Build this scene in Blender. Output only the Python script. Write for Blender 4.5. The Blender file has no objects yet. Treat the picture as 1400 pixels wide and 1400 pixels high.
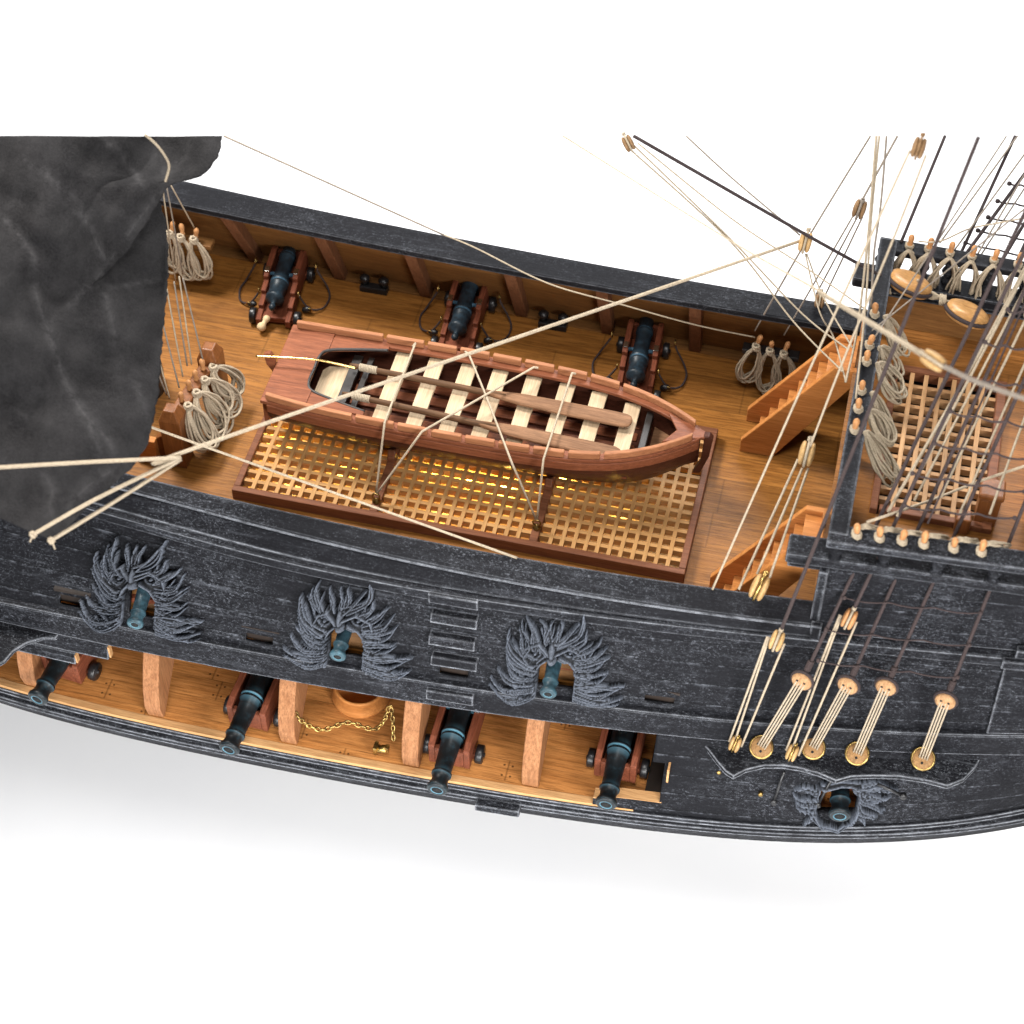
import bpy, bmesh, math, random
import numpy as np
from math import sin, cos, pi, radians, sqrt, atan2
from mathutils import Vector, Matrix
random.seed(7)
SC = bpy.context.scene
COL = SC.collection

# ------------------------------------------------------------------ camera, world, lamps, exposure
FPX, PITCH, YAW, DIST = 2681.0, radians(50.3), radians(13.5), 10.0
FW = np.array([-sin(YAW)*cos(PITCH), cos(YAW)*cos(PITCH), -sin(PITCH)])
RT = np.array([cos(YAW), sin(YAW), 0.0])
UP = np.cross(RT, FW)
CAM = -DIST*FW
cd = bpy.data.cameras.new('camera'); cam = bpy.data.objects.new('camera', cd); COL.objects.link(cam)
cam.matrix_world = Matrix([[RT[i], UP[i], -FW[i], CAM[i]] for i in range(3)] + [[0, 0, 0, 1]])
cd.sensor_width = 36; cd.lens = 36*FPX/1400; cd.clip_start = .1; cd.clip_end = 200
cd.dof.use_dof = True; cd.dof.focus_distance = 9.75; cd.dof.aperture_fstop = 1.35
SC.camera = cam
w = bpy.data.worlds.new('World'); SC.world = w; w.use_nodes = True
w.node_tree.nodes['Background'].inputs[0].default_value = (.95, .97, 1, 1)
w.node_tree.nodes['Background'].inputs[1].default_value = .12
def area(name, loc, aim, size, power, col=(1, 1, 1), sy=None):
    l = bpy.data.lights.new(name, 'AREA'); l.energy = power; l.color = col; l.size = size
    if sy: l.shape = 'RECTANGLE'; l.size_y = sy
    o = bpy.data.objects.new(name, l); COL.objects.link(o); o.location = loc
    o.rotation_euler = (Vector(aim)-Vector(loc)).to_track_quat('-Z', 'Y').to_euler()
    return o
area('softbox_key', (-3.8, 1.9, 6.2), (-1.0, .2, 0), 1.9, 850, (1, .965, .92))
area('softbox_fill', (5.0, -6.2, 3.6), (.2, -.9, -.3), 2.2, 640, (1, .975, .95))
area('softbox_top', (.6, -3.6, 9.6), (.2, -.7, 0), 3.0, 540, (1, .98, .96))
area('added_back_lamp', (1.5, 9.5, 7.0), (1.2, 4.0, -2.4), 5.0, 1900, (1, 1, 1))  # unseen lamp added to whiten the table behind the ship
area('added_low_lamp', (0, -6.0, 1.0), (0, -1.0, -2.4), 7.0, 560, (1, 1, 1), 2.0)  # unseen lamp added low in front to brighten the table below the hull
SC.view_settings.view_transform = 'Standard'; SC.view_settings.look = 'None'
SC.view_settings.exposure = 0; SC.view_settings.gamma = 1; SC.view_settings.use_curve_mapping = False
SC.cycles.use_denoising = True
SC.cycles.max_bounces = 6

# ------------------------------------------------------------------ helpers
def ray(x, y):
    d = (x-700)*RT-(y-700)*UP+FPX*FW
    return d/np.linalg.norm(d)
def P(x, y, z=None, d=None, Y=None, X=None):
    r = ray(x, y)
    if d is not None: t = d
    elif z is not None: t = (z-CAM[2])/r[2]
    elif Y is not None: t = (Y-CAM[1])/r[1]
    else: t = (X-CAM[0])/r[0]
    return Vector(CAM+t*r)
def proj(p):
    q = np.array(p)-CAM; f = q.dot(FW)
    return 700+FPX*q.dot(RT)/f, 700-FPX*q.dot(UP)/f
def onplane(x, y, p0, n):
    r = ray(x, y); p0 = np.array(p0); n = np.array(n)
    return Vector(CAM+r*((p0-CAM).dot(n)/r.dot(n)))

class MB:
    def __init__(s): s.v = []; s.f = []; s.sm = []
    def add(s, vs, fs, smooth=False):
        n = len(s.v); s.v += [tuple(v) for v in vs]
        s.f += [tuple(i+n for i in f) for f in fs]; s.sm += [smooth]*len(fs)
        return s
    def box(s, c, d, rot=None):
        vs = []
        for i in range(8):
            v = Vector(((i & 1)-.5, ((i >> 1) & 1)-.5, ((i >> 2) & 1)-.5)); v = Vector((v.x*d[0], v.y*d[1], v.z*d[2]))
            if rot is not None: v = rot @ v
            vs.append(v+Vector(c))
        return s.add(vs, [(0, 2, 3, 1), (4, 5, 7, 6), (0, 1, 5, 4), (2, 6, 7, 3), (0, 4, 6, 2), (1, 3, 7, 5)])
    def beam(s, a, b, w, h, up=(0, 0, 1)):
        a = Vector(a); b = Vector(b); d = b-a; L = d.length; d.normalize(); u = Vector(up)
        sd = d.cross(u).normalized(); u = sd.cross(d)
        R = Matrix((d, sd, u)).transposed()
        return s.box((a+b)/2, (L, w, h), R)
    def prism(s, pts, ax, t0, t1):
        # pts 2D outline, extruded along axis ax ('x': pts are (y,z); 'y': (x,z); 'z': (x,y))
        n = len(pts); mk = {'x': lambda p, t: (t, p[0], p[1]), 'y': lambda p, t: (p[0], t, p[1]), 'z': lambda p, t: (p[0], p[1], t)}[ax]
        vs = [mk(p, t0) for p in pts]+[mk(p, t1) for p in pts]
        fs = [tuple(range(n-1, -1, -1)), tuple(range(n, 2*n))]+[(i, (i+1) % n, n+(i+1) % n, n+i) for i in range(n)]
        return s.add(vs, fs)
    def lathe(s, prof, n=20, M=None, axis='z', cap=True):
        vs = []; fs = []
        for r, h in prof:
            for k in range(n):
                a = 2*pi*k/n
                v = Vector((r*cos(a), r*sin(a), h)) if axis == 'z' else Vector((r*cos(a), h, r*sin(a)))
                vs.append(M @ v if M is not None else v)
        for i in range(len(prof)-1):
            for k in range(n):
                fs.append((i*n+k, i*n+(k+1) % n, (i+1)*n+(k+1) % n, (i+1)*n+k))
        if cap:
            fs.append(tuple(range(n))); fs.append(tuple((len(prof)-1)*n+k for k in range(n)))
        return s.add(vs, fs, True)
    def tube(s, pts, r, n=6, closed=False, flat=None):
        pts = [Vector(p) for p in pts]; m = len(pts)
        if m < 2: return s
        rs = r if isinstance(r, (list, tuple)) else [r]*m
        vs = []; fs = []; prev = None
        for i, p in enumerate(pts):
            if closed: t = pts[(i+1) % m]-pts[i-1]
            else: t = pts[min(i+1, m-1)]-pts[max(i-1, 0)]
            if t.length < 1e-9: t = Vector((0, 0, 1))
            t.normalize()
            if prev is None:
                u = t.orthogonal().normalized()
            else:
                u = prev-t*prev.dot(t)
                u = u.normalized() if u.length > 1e-6 else t.orthogonal().normalized()
            prev = u; b = t.cross(u)
            for k in range(n):
                a = 2*pi*k/n
                vs.append(p+(u*cos(a)+b*sin(a))*rs[i])
        for i in range(m if closed else m-1):
            j = (i+1) % m
            for k in range(n): fs.append((i*n+k, i*n+(k+1) % n, j*n+(k+1) % n, j*n+k))
        if not closed: fs.append(tuple(range(n-1, -1, -1))); fs.append(tuple((m-1)*n+k for k in range(n)))
        return s.add(vs, fs, True)
    def sweep(s, prof, xs, closed=True, smooth=False):
        # prof(x) -> list of (y,z)
        rows = [[(x, y, z) for y, z in prof(x)] for x in xs]; n = len(rows[0]); fs = []
        for i in range(len(xs)-1):
            for k in range(n if closed else n-1):
                fs.append((i*n+k, (i+1)*n+k, (i+1)*n+(k+1) % n, i*n+(k+1) % n))
        if closed: fs.append(tuple(range(n-1, -1, -1))); fs.append(tuple((len(xs)-1)*n+k for k in range(n)))
        return s.add([v for r in rows for v in r], fs, smooth)
    def build(s, name, m, parent=None, bevel=0, seg=2, solid=0, off=0, subd=0, recalc=True):
        me = bpy.data.meshes.new(name); me.from_pydata(s.v, [], s.f); me.update()
        if recalc:
          bm = bmesh.new(); bm.from_mesh(me); bmesh.ops.recalc_face_normals(bm, faces=bm.faces); bm.to_mesh(me); bm.free()
        if len(s.sm) == len(me.polygons): me.polygons.foreach_set('use_smooth', s.sm)
        me.materials.append(m)
        o = bpy.data.objects.new(name, me); COL.objects.link(o)
        if parent is not None: o.parent = parent
        if solid:
            q = o.modifiers.new('solid', 'SOLIDIFY'); q.thickness = solid; q.offset = off
        if bevel:
            q = o.modifiers.new('bevel', 'BEVEL'); q.width = bevel; q.segments = seg; q.limit_method = 'ANGLE'; q.angle_limit = radians(40); q.harden_normals = False
        if subd:
            q = o.modifiers.new('sub', 'SUBSURF'); q.levels = subd; q.render_levels = subd
        return o
def tag(o, label, cat, group=None, kind=None):
    o['label'] = label; o['category'] = cat
    if group: o['group'] = group
    if kind: o['kind'] = kind
    return o
def thing(name, label, cat, loc=(0, 0, 0), rz=0, group=None):
    o = bpy.data.objects.new(name, None); COL.objects.link(o); o.location = loc; o.rotation_euler = (0, 0, rz)
    o.empty_display_size = .05
    return tag(o, label, cat, group)
def copy_tree(o, parent=None):
    c = o.copy(); COL.objects.link(c)
    if parent is not None: c.parent = parent
    for ch in list(o.children): copy_tree(ch, c)
    return c
def cr(pts, n=8, closed=False):
    # Catmull-Rom through points
    pts = [Vector(p) for p in pts]; m = len(pts); out = []
    rng = range(m if closed else m-1)
    for i in rng:
        if closed: a, b, c, d = pts[i-1], pts[i], pts[(i+1) % m], pts[(i+2) % m]
        else: a, b, c, d = pts[max(i-1, 0)], pts[i], pts[i+1], pts[min(i+2, m-1)]
        for k in range(n):
            t = k/n
            out.append(.5*((2*b)+(c-a)*t+(2*a-5*b+4*c-d)*t*t+(3*b-a-3*c+d)*t**3))
    if not closed: out.append(pts[-1])
    return out
def frame_to(d):
    return Vector(d).to_track_quat('Z', 'Y').to_matrix().to_4x4()

# ------------------------------------------------------------------ materials
def new_mat(name):
    m = bpy.data.materials.new(name); m.use_nodes = True; nt = m.node_tree
    b = nt.nodes['Principled BSDF']
    return m, nt, b
def N(nt, t, **k):
    n = nt.nodes.new(t)
    for a, v in k.items():
        if a.startswith('i_'):
            key = a[2:]; n.inputs[int(key) if key.isdigit() else key].default_value = v
        else: setattr(n, a, v)
    return n
def ramp(nt, fac, stops):
    r = nt.nodes.new('ShaderNodeValToRGB'); e = r.color_ramp.elements
    while len(e) < len(stops): e.new(.5)
    for q, (p, c) in zip(e, stops):
        q.position = p; q.color = (c[0], c[1], c[2], 1) if isinstance(c, (tuple, list)) else (c, c, c, 1)
    nt.links.new(fac, r.inputs[0]); return r.outputs[0]
def mapping(nt, scale, rnd=True):
    tc = N(nt, 'ShaderNodeTexCoord'); mp = N(nt, 'ShaderNodeMapping'); mp.inputs['Scale'].default_value = scale
    nt.links.new(tc.outputs['Object'], mp.inputs[0])
    if rnd:
        oi = N(nt, 'ShaderNodeObjectInfo'); mu = N(nt, 'ShaderNodeVectorMath', operation='SCALE'); mu.inputs[0].default_value = (37, 53, 71)
        nt.links.new(oi.outputs['Random'], mu.inputs['Scale']); nt.links.new(mu.outputs[0], mp.inputs['Location'])
    return mp.outputs[0]
def noise(nt, vec, scale, detail=4, rough=.6, dist=0):
    n = N(nt, 'ShaderNodeTexNoise'); n.inputs['Scale'].default_value = scale; n.inputs['Detail'].default_value = detail
    n.inputs['Roughness'].default_value = rough; n.inputs['Distortion'].default_value = dist
    nt.links.new(vec, n.inputs['Vector']); return n.outputs['Fac']
def mixc(nt, fac, a, b, mode='MIX'):
    m = N(nt, 'ShaderNodeMix', data_type='RGBA', blend_type=mode)
    for s, v in ((m.inputs[0], fac), (m.inputs[6], a), (m.inputs[7], b)):
        if hasattr(v, 'is_linked'): nt.links.new(v, s)
        else: s.default_value = v if not isinstance(v, tuple) else (v[0], v[1], v[2], 1)
    return m.outputs[2]
def math_(nt, op, a, b=None):
    m = N(nt, 'ShaderNodeMath', operation=op)
    for s, v in zip(m.inputs, (a, b)):
        if v is None: continue
        if hasattr(v, 'is_linked'): nt.links.new(v, s)
        else: s.default_value = v
    return m.outputs[0]
def bump(nt, b, h, strength=.3, dist=.01):
    q = N(nt, 'ShaderNodeBump'); q.inputs['Strength'].default_value = strength; q.inputs['Distance'].default_value = dist
    nt.links.new(h, q.inputs['Height']); nt.links.new(q.outputs[0], b.inputs['Normal'])

def wood(name, dark, light, axis='x', rough=.5, grain=1.0, crack=.25, bmp=.25, fine=1.0, spec=.15):
    m, nt, b = new_mat(name)
    lo, hi = 2.2*grain, 38*grain
    sc = {'x': (lo, hi, hi), 'y': (hi, lo, hi), 'z': (hi, hi, lo)}[axis]
    v = mapping(nt, sc)
    n1 = noise(nt, v, 1.0, 5, .65, .4); n2 = noise(nt, v, 3.5*fine, 3, .7)
    c = ramp(nt, n1, [(.3, dark), (.68, light)])
    k = ramp(nt, n2, [(.30, 1.0), (.42, 0.0)])
    mpl = math_(nt, 'MULTIPLY', k, crack)
    c2 = mixc(nt, mpl, c, tuple(x*.25 for x in dark))
    v3 = mapping(nt, tuple(q*2.4 for q in sc)); fine_ = ramp(nt, noise(nt, v3, 1.0, 5, .8), [(.40, 1.0), (.55, 0.0)])
    c2 = mixc(nt, math_(nt, 'MULTIPLY', fine_, min(.6, .25+crack)), c2, tuple(x*.45 for x in dark))
    big = noise(nt, mapping(nt, (1.6, 1.6, 1.6)), 1.2, 2)
    c3 = mixc(nt, math_(nt, 'MULTIPLY', big, .5), c2, tuple((x+y)*.32 for x, y in zip(dark, light)))
    nt.links.new(c3, b.inputs['Base Color'])
    b.inputs['Roughness'].default_value = rough; b.inputs['Specular IOR Level'].default_value = spec
    bump(nt, b, n2, bmp, .004)
    return m

def deck_wood(name, dark, light, plank=.115, rough=.42, crack=.5, seam=.6, nails=0.0):
    m, nt, b = new_mat(name)
    tc = N(nt, 'ShaderNodeTexCoord'); sp = N(nt, 'ShaderNodeSeparateXYZ'); nt.links.new(tc.outputs['Object'], sp.inputs[0])
    yq = math_(nt, 'DIVIDE', sp.outputs[1], plank); fl = math_(nt, 'FLOOR', yq); fr = math_(nt, 'FRACT', yq)
    wn = N(nt, 'ShaderNodeTexWhiteNoise', noise_dimensions='1D'); nt.links.new(fl, wn.inputs['W'])
    xo = math_(nt, 'ADD', sp.outputs[0], math_(nt, 'MULTIPLY', wn.outputs['Value'], 5.0))
    cb = N(nt, 'ShaderNodeCombineXYZ'); nt.links.new(xo, cb.inputs[0]); nt.links.new(sp.outputs[1], cb.inputs[1]); nt.links.new(wn.outputs['Value'], cb.inputs[2])
    mp = N(nt, 'ShaderNodeMapping'); mp.inputs['Scale'].default_value = (2.0, 34, 9); nt.links.new(cb.outputs[0], mp.inputs[0])
    n1 = noise(nt, mp.outputs[0], 1.0, 6, .65, .5); n2 = noise(nt, mp.outputs[0], 2.6, 5, .75, .2)
    c = ramp(nt, n1, [(.28, dark), (.7, light)])
    tone = ramp(nt, wn.outputs['Value'], [(0, .82), (1, 1.12)])
    c = mixc(nt, 1.0, c, tone, 'MULTIPLY')
    mp3 = N(nt, 'ShaderNodeMapping'); mp3.inputs['Scale'].default_value = (5.0, 85, 20); nt.links.new(cb.outputs[0], mp3.inputs[0])
    fine = ramp(nt, noise(nt, mp3.outputs[0], 1.0, 5, .8), [(.40, 1.0), (.54, 0.0)])
    c = mixc(nt, math_(nt, 'MULTIPLY', fine, .55), c, tuple(q*.35 for q in dark))
    # short dark grain cracks, gathered in places
    patch = noise(nt, mapping(nt, (2.5, 5, 1), False), 1.0, 2)
    k = ramp(nt, n2, [(.27, 1.0), (.37, 0.0)]); pk = ramp(nt, patch, [(.42, .1), (.62, 1.0)])
    ck = math_(nt, 'MULTIPLY', math_(nt, 'MULTIPLY', k, pk), crack)
    c = mixc(nt, ck, c, (.02, .009, .004))
    sm = ramp(nt, fr, [(.0, 1.0), (.035, 0.0), (.965, 0.0), (1, 1.0)])
    sn = noise(nt, mapping(nt, (6, 2, 1), False), 1.0, 3)
    sk = math_(nt, 'MULTIPLY', math_(nt, 'MULTIPLY', sm, seam), ramp(nt, sn, [(.35, .25), (.65, 1.0)]))
    # butt joints
    bx = math_(nt, 'FRACT', math_(nt, 'DIVIDE', math_(nt, 'ADD', sp.outputs[0], math_(nt, 'MULTIPLY', wn.outputs['Value'], 7.3)), 1.05))
    bj = ramp(nt, bx, [(.0, 1.0), (.006, 0.0), (.994, 0.0), (1, 1.0)])
    sk = math_(nt, 'MAXIMUM', sk, math_(nt, 'MULTIPLY', bj, seam))
    if nails:
        dx = math_(nt, 'MINIMUM', math_(nt, 'ABSOLUTE', math_(nt, 'SUBTRACT', bx, .02)), math_(nt, 'ABSOLUTE', math_(nt, 'SUBTRACT', bx, .98)))
        dy = math_(nt, 'MINIMUM', math_(nt, 'ABSOLUTE', math_(nt, 'SUBTRACT', fr, .25)), math_(nt, 'ABSOLUTE', math_(nt, 'SUBTRACT', fr, .75)))
        dx = math_(nt, 'MULTIPLY', dx, 1.05); dy = math_(nt, 'MULTIPLY', dy, plank)
        dd = math_(nt, 'SQRT', math_(nt, 'ADD', math_(nt, 'POWER', dx, 2.0), math_(nt, 'POWER', dy, 2.0)))
        nl = ramp(nt, dd, [(.0045, 1.0), (.0065, 0.0)])
        sk = math_(nt, 'MAXIMUM', sk, math_(nt, 'MULTIPLY', nl, nails))
    c = mixc(nt, sk, c, (.015, .007, .003))
    nt.links.new(c, b.inputs['Base Color']); b.inputs['Roughness'].default_value = rough; b.inputs['Specular IOR Level'].default_value = .15
    h = math_(nt, 'SUBTRACT', n2, math_(nt, 'MULTIPLY', sk, .8))
    bump(nt, b, h, .35, .006)
    return m

def black_paint(name, base=(.0078, .0081, .0100), wear=(.27, .290, .335), amount=1.0, edge=1.0, axis='x', rad=.016, rough=.5, hattr=False, seam=False):
    # black paint dry-brushed with pale grey on edges, high spots and along the grain
    m, nt, b = new_mat(name)
    sc = {'x': (1.7, 44, 44), 'y': (44, 1.7, 44), 'z': (44, 44, 1.7)}[axis]
    g = noise(nt, mapping(nt, sc), 1.0, 7, .78)
    sp = noise(nt, mapping(nt, (.8, 1.2, 1.2)), 88, 4, .9)
    md = noise(nt, mapping(nt, (1, 2.0, 2.0)), 15, 7, .82)
    big = noise(nt, mapping(nt, (1.5, 2.6, 2.6)), 1.3, 5, .65)
    grain = ramp(nt, g, [(.54, 0.0), (.76, 1.0)])
    fleck = ramp(nt, sp, [(.55, 0.0), (.67, 1.0)])
    mid = ramp(nt, md, [(.50, 0.0), (.70, 1.0)])
    patch = ramp(nt, big, [(.38, .10), (.64, 1.0)])
    f = math_(nt, 'ADD', math_(nt, 'ADD', math_(nt, 'MULTIPLY', grain, .30), math_(nt, 'MULTIPLY', mid, .16)), math_(nt, 'MULTIPLY', fleck, .66))
    f = math_(nt, 'MULTIPLY', math_(nt, 'MULTIPLY', f, patch), amount*.8)
    c = mixc(nt, math_(nt, 'MINIMUM', f, 1.0), base, wear)
    sk = None
    if seam:
        tc = N(nt, 'ShaderNodeTexCoord'); sx = N(nt, 'ShaderNodeSeparateXYZ'); nt.links.new(tc.outputs['Object'], sx.inputs[0])
        zf = math_(nt, 'FRACT', math_(nt, 'DIVIDE', math_(nt, 'ADD', sx.outputs[2], 10.0), .1025))
        sk = ramp(nt, zf, [(.0, 1.0), (.05, 0.0)]); lit = math_(nt, 'MULTIPLY', ramp(nt, zf, [(.88, 0.0), (.985, 1.0)]), ramp(nt, md, [(.48, 0.0), (.72, .5)]))
        c = mixc(nt, lit, c, wear); c = mixc(nt, math_(nt, 'MULTIPLY', sk, .8), c, (.002, .002, .002))
    br = ramp(nt, md, [(.36, .15), (.60, 1.0)])
    if edge:
        bv = N(nt, 'ShaderNodeBevel', samples=6); bv.inputs['Radius'].default_value = rad
        ge = N(nt, 'ShaderNodeNewGeometry'); dt = N(nt, 'ShaderNodeVectorMath', operation='DOT_PRODUCT')
        nt.links.new(bv.outputs[0], dt.inputs[0]); nt.links.new(ge.outputs['Normal'], dt.inputs[1])
        ed = ramp(nt, dt.outputs['Value'], [(.84, 1.0), (.99, 0.0)])
        ed = math_(nt, 'MULTIPLY', math_(nt, 'MULTIPLY', ed, br), min(1.0, 1.0*edge))
        c = mixc(nt, ed, c, (.38, .40, .44))
    if hattr:
        at = N(nt, 'ShaderNodeAttribute', attribute_name='high')
        hi = math_(nt, 'MULTIPLY', at.outputs['Fac'], ramp(nt, sp, [(.36, .30), (.62, 1.0)]))
        c = mixc(nt, hi, c, (.155, .175, .215))
    nt.links.new(c, b.inputs['Base Color'])
    b.inputs['Roughness'].default_value = .62; b.inputs['Specular IOR Level'].default_value = .07
    h = math_(nt, 'ADD', math_(nt, 'MULTIPLY', g, .8), math_(nt, 'MULTIPLY', sp, .35))
    bump(nt, b, h, .55, .007)
    return m

def plain(name, col, rough=.5, metal=0, var=.25, scale=20, bmp=.15, spec=.5, second=None):
    m, nt, b = new_mat(name)
    n = noise(nt, mapping(nt, (1, 1, 1)), scale, 4, .65)
    c2 = second or tuple(x*(1-var) for x in col); c1 = tuple(min(1, x*(1+var)) for x in col)
    nt.links.new(ramp(nt, n, [(.35, c2), (.65, c1)]), b.inputs['Base Color'])
    b.inputs['Roughness'].default_value = rough; b.inputs['Metallic'].default_value = metal
    b.inputs['Specular IOR Level'].default_value = spec
    if bmp: bump(nt, b, n, bmp, .004)
    return m

def rope_mat(name, col, scale=150, var=.35):
    m, nt, b = new_mat(name)
    n = noise(nt, mapping(nt, (1, 1, 1)), scale, 3, .7); n2 = noise(nt, mapping(nt, (1, 1, 1)), 6, 2)
    c = ramp(nt, n, [(.3, tuple(x*(1-var) for x in col)), (.7, tuple(min(1, x*(1+var)) for x in col))])
    c = mixc(nt, math_(nt, 'MULTIPLY', n2, .35), c, tuple(x*.55 for x in col))
    nt.links.new(c, b.inputs['Base Color']); b.inputs['Roughness'].default_value = .9; b.inputs['Specular IOR Level'].default_value = .15
    bump(nt, b, n, .6, .006)
    return m

def bronze_mat(name, dark=(.010, .016, .020), blue=(.075, .20, .27), amt=1.0, lo=.52, pat=.55):
    # near-black gun metal with blue-green patina rubbed on edges and in patches
    m, nt, b = new_mat(name)
    n = noise(nt, mapping(nt, (1, 1, 1)), 26, 5, .7); n2 = noise(nt, mapping(nt, (1, 1, 1)), 7, 3)
    f = math_(nt, 'MULTIPLY', ramp(nt, n, [(lo-.12, .05), (lo+.16, .9)]), ramp(nt, n2, [(.35, .35), (.65, 1.0)]))
    bv = N(nt, 'ShaderNodeBevel', samples=4); bv.inputs['Radius'].default_value = .006
    ge = N(nt, 'ShaderNodeNewGeometry'); dt = N(nt, 'ShaderNodeVectorMath', operation='DOT_PRODUCT')
    nt.links.new(bv.outputs[0], dt.inputs[0]); nt.links.new(ge.outputs['True Normal'], dt.inputs[1])
    ed = ramp(nt, dt.outputs['Value'], [(.78, 1.0), (.955, 0.0)])
    f = math_(nt, 'MULTIPLY', math_(nt, 'MAXIMUM', math_(nt, 'MULTIPLY', f, pat), math_(nt, 'MULTIPLY', ed, .95)), amt)
    nt.links.new(mixc(nt, f, dark, blue), b.inputs['Base Color'])
    b.inputs['Roughness'].default_value = .42; b.inputs['Specular IOR Level'].default_value = .3
    bump(nt, b, n, .3, .004)
    return m

def sail_mat():
    m, nt, b = new_mat('sail_cloth')
    v = mapping(nt, (1, 1, 1), False)
    n = noise(nt, v, 2.6, 6, .68, .6); f = noise(nt, v, 110, 3, .8); n3 = noise(nt, v, 9, 5, .75)
    at = N(nt, 'ShaderNodeAttribute', attribute_name='crease')
    cre = math_(nt, 'MULTIPLY', at.outputs['Fac'], ramp(nt, n3, [(.40, .05), (.60, 1.0)]))
    c = ramp(nt, n, [(.30, (.0115, .0112, .0118)), (.70, (.0255, .0248, .0255))])
    c = mixc(nt, math_(nt, 'MULTIPLY', ramp(nt, n3, [(.45, 0.0), (.74, 1.0)]), .45), c, (.042, .0405, .0415))
    c = mixc(nt, math_(nt, 'MULTIPLY', ramp(nt, f, [(.42, 0.0), (.72, 1.0)]), .4), c, (.042, .041, .042))
    c = mixc(nt, cre, c, (.095, .092, .094))
    nt.links.new(c, b.inputs['Base Color']); b.inputs['Roughness'].default_value = 1; b.inputs['Specular IOR Level'].default_value = .02
    bump(nt, b, math_(nt, 'ADD', math_(nt, 'MULTIPLY', f, .7), math_(nt, 'ADD', math_(nt, 'MULTIPLY', n3, 1.2), math_(nt, 'MULTIPLY', n, 1.2))), .5, .018)
    return m

M = {}
M['hull'] = black_paint('black_hull_paint', seam=True)
M['hull2'] = black_paint('black_rail_paint', amount=1.3, edge=1.0)
M['hully'] = black_paint('black_rail_paint_across', amount=1.0, axis='y')
M['wearedge'] = black_paint('scuffed_strake_paint', amount=1.7, wear=(.30, .32, .36))
M['far'] = black_paint('black_far_rail_paint', amount=.55, edge=.25)
M['carve'] = black_paint('carving_paint', base=(.012, .0125, .014), amount=.5, edge=0, hattr=True)
M['deck'] = deck_wood('deck_planks', (.20, .075, .015), (.37, .158, .036), plank=.235, seam=.35)
M['fdeck'] = deck_wood('forecastle_planks', (0.22, 0.085, 0.02), (0.34, 0.145, 0.04), plank=.14, seam=.25, crack=.2)
M['gdeck'] = deck_wood('gun_deck_planks', (.36, .135, .034), (.58, .25, .075), plank=.12, crack=.18, seam=.55, nails=.75)
M['gedge'] = wood('pale_edge_wood', (.46, .23, .09), (.68, .40, .18), 'x', .5, bmp=.15)
M['bulwark'] = wood('bulwark_wood', (.13, .056, .017), (.23, .108, .034), 'x', .5, 1.2)
M['stanch'] = wood('stanchion_wood', (.11, .044, .020), (.19, .082, .040), 'z', .55, 1.2)
M['frame'] = wood('hull_frame_wood', (0.26, 0.105, 0.042), (0.44, 0.21, 0.095), 'z', .6, 1.2, crack=.4, bmp=.4)
M['maho'] = wood('mahogany', (.165, .052, .025), (.30, .105, .050), 'x', .42, 1.3, crack=.3)
M['maho_l'] = wood('mahogany_light', (.28, .110, .050), (.45, .20, .095), 'x', .45, 1.3, crack=.2)
M['maho_d'] = wood('mahogany_dark_shaded', (.050, .016, .009), (.095, .031, .018), 'x', .45, 1.3)  # dark wood, deepened further to put the shadow under the boat into its colour
M['thwart'] = wood('pale_limewood', (.50, .36, .22), (.70, .54, .36), 'y', .6, 1.2, crack=.12, bmp=.1)
M['oar'] = wood('oar_wood', (.15, .072, .035), (.34, .18, .095), 'x', .6, 1.6, crack=.6)
M['oarloom'] = wood('oar_loom_wood', (.07, .036, .018), (.17, .088, .044), 'x', .6, 1.6, crack=.5)
M['grate'] = wood('grating_wood', (.44, .225, .080), (.60, .34, .135), 'x', .5, 1.2, crack=.12)
M['gratey'] = wood('grating_wood_across', (.44, .225, .080), (.60, .34, .135), 'y', .5, 1.2, crack=.12)
M['gframe'] = wood('grating_frame_wood', (.15, .055, .026), (.25, .098, .048), 'x', .48, 1.3, crack=.3)
M['fgrate'] = wood('forecastle_grating_wood', (.44, .235, .105), (.62, .37, .18), 'y', .5, 1.2, crack=.12)
M['fgratex'] = wood('forecastle_grating_slats', (.44, .235, .105), (.62, .37, .18), 'x', .5, 1.2, crack=.12)
M['stair'] = wood('stair_wood', (0.42, 0.15, 0.036), (0.64, 0.27, 0.08), 'x', .5, 1.0, crack=.15)
M['bitt'] = wood('bitt_wood', (.16, .055, .016), (.27, .100, .032), 'z', .35, 1.0, crack=.25, spec=.3)
M['carriage'] = wood('carriage_wood', (0.13, 0.036, 0.018), (0.24, 0.072, 0.036), 'y', .5, 1.3, crack=.35, bmp=.4)
M['box'] = wood('boxwood', (.42, .25, .095), (.62, .40, .185), 'z', .4, 1.0, crack=.35, bmp=.15)
M['boxo'] = wood('pin_wood', (.42, .195, .075), (.58, .29, .125), 'z', .35, 1.0, crack=.15, bmp=.1)
M['heart'] = wood('heart_block_wood', (.34, .165, .055), (.54, .30, .115), 'x', .32, 1.0, crack=.3)
M['eyewood'] = wood('deadeye_wood', (.34, .185, .085), (.50, .30, .155), 'z', .6, 1.4, crack=.4, spec=.1)
M['eyebrass'] = wood('stained_deadeye_wood', (.20, .105, .040), (.36, .20, .080), 'z', .5, 1.6, crack=.4)
M['pale'] = wood('pale_knob_wood', (.62, .45, .24), (.80, .62, .38), 'z', .4, 1.0, crack=.05)
M['oldbox'] = wood('weathered_boxwood', (.17, .095, .045), (.36, .22, .11), 'z', .5, 1.4, crack=.5)
M['iron'] = plain('black_iron', (.010, .010, .011), .35, 0, .4, 30, .2)
M['soot'] = plain('dark_frame_stain', (.013, .009, .007), .5, 0, .4, 20, .3)
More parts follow.
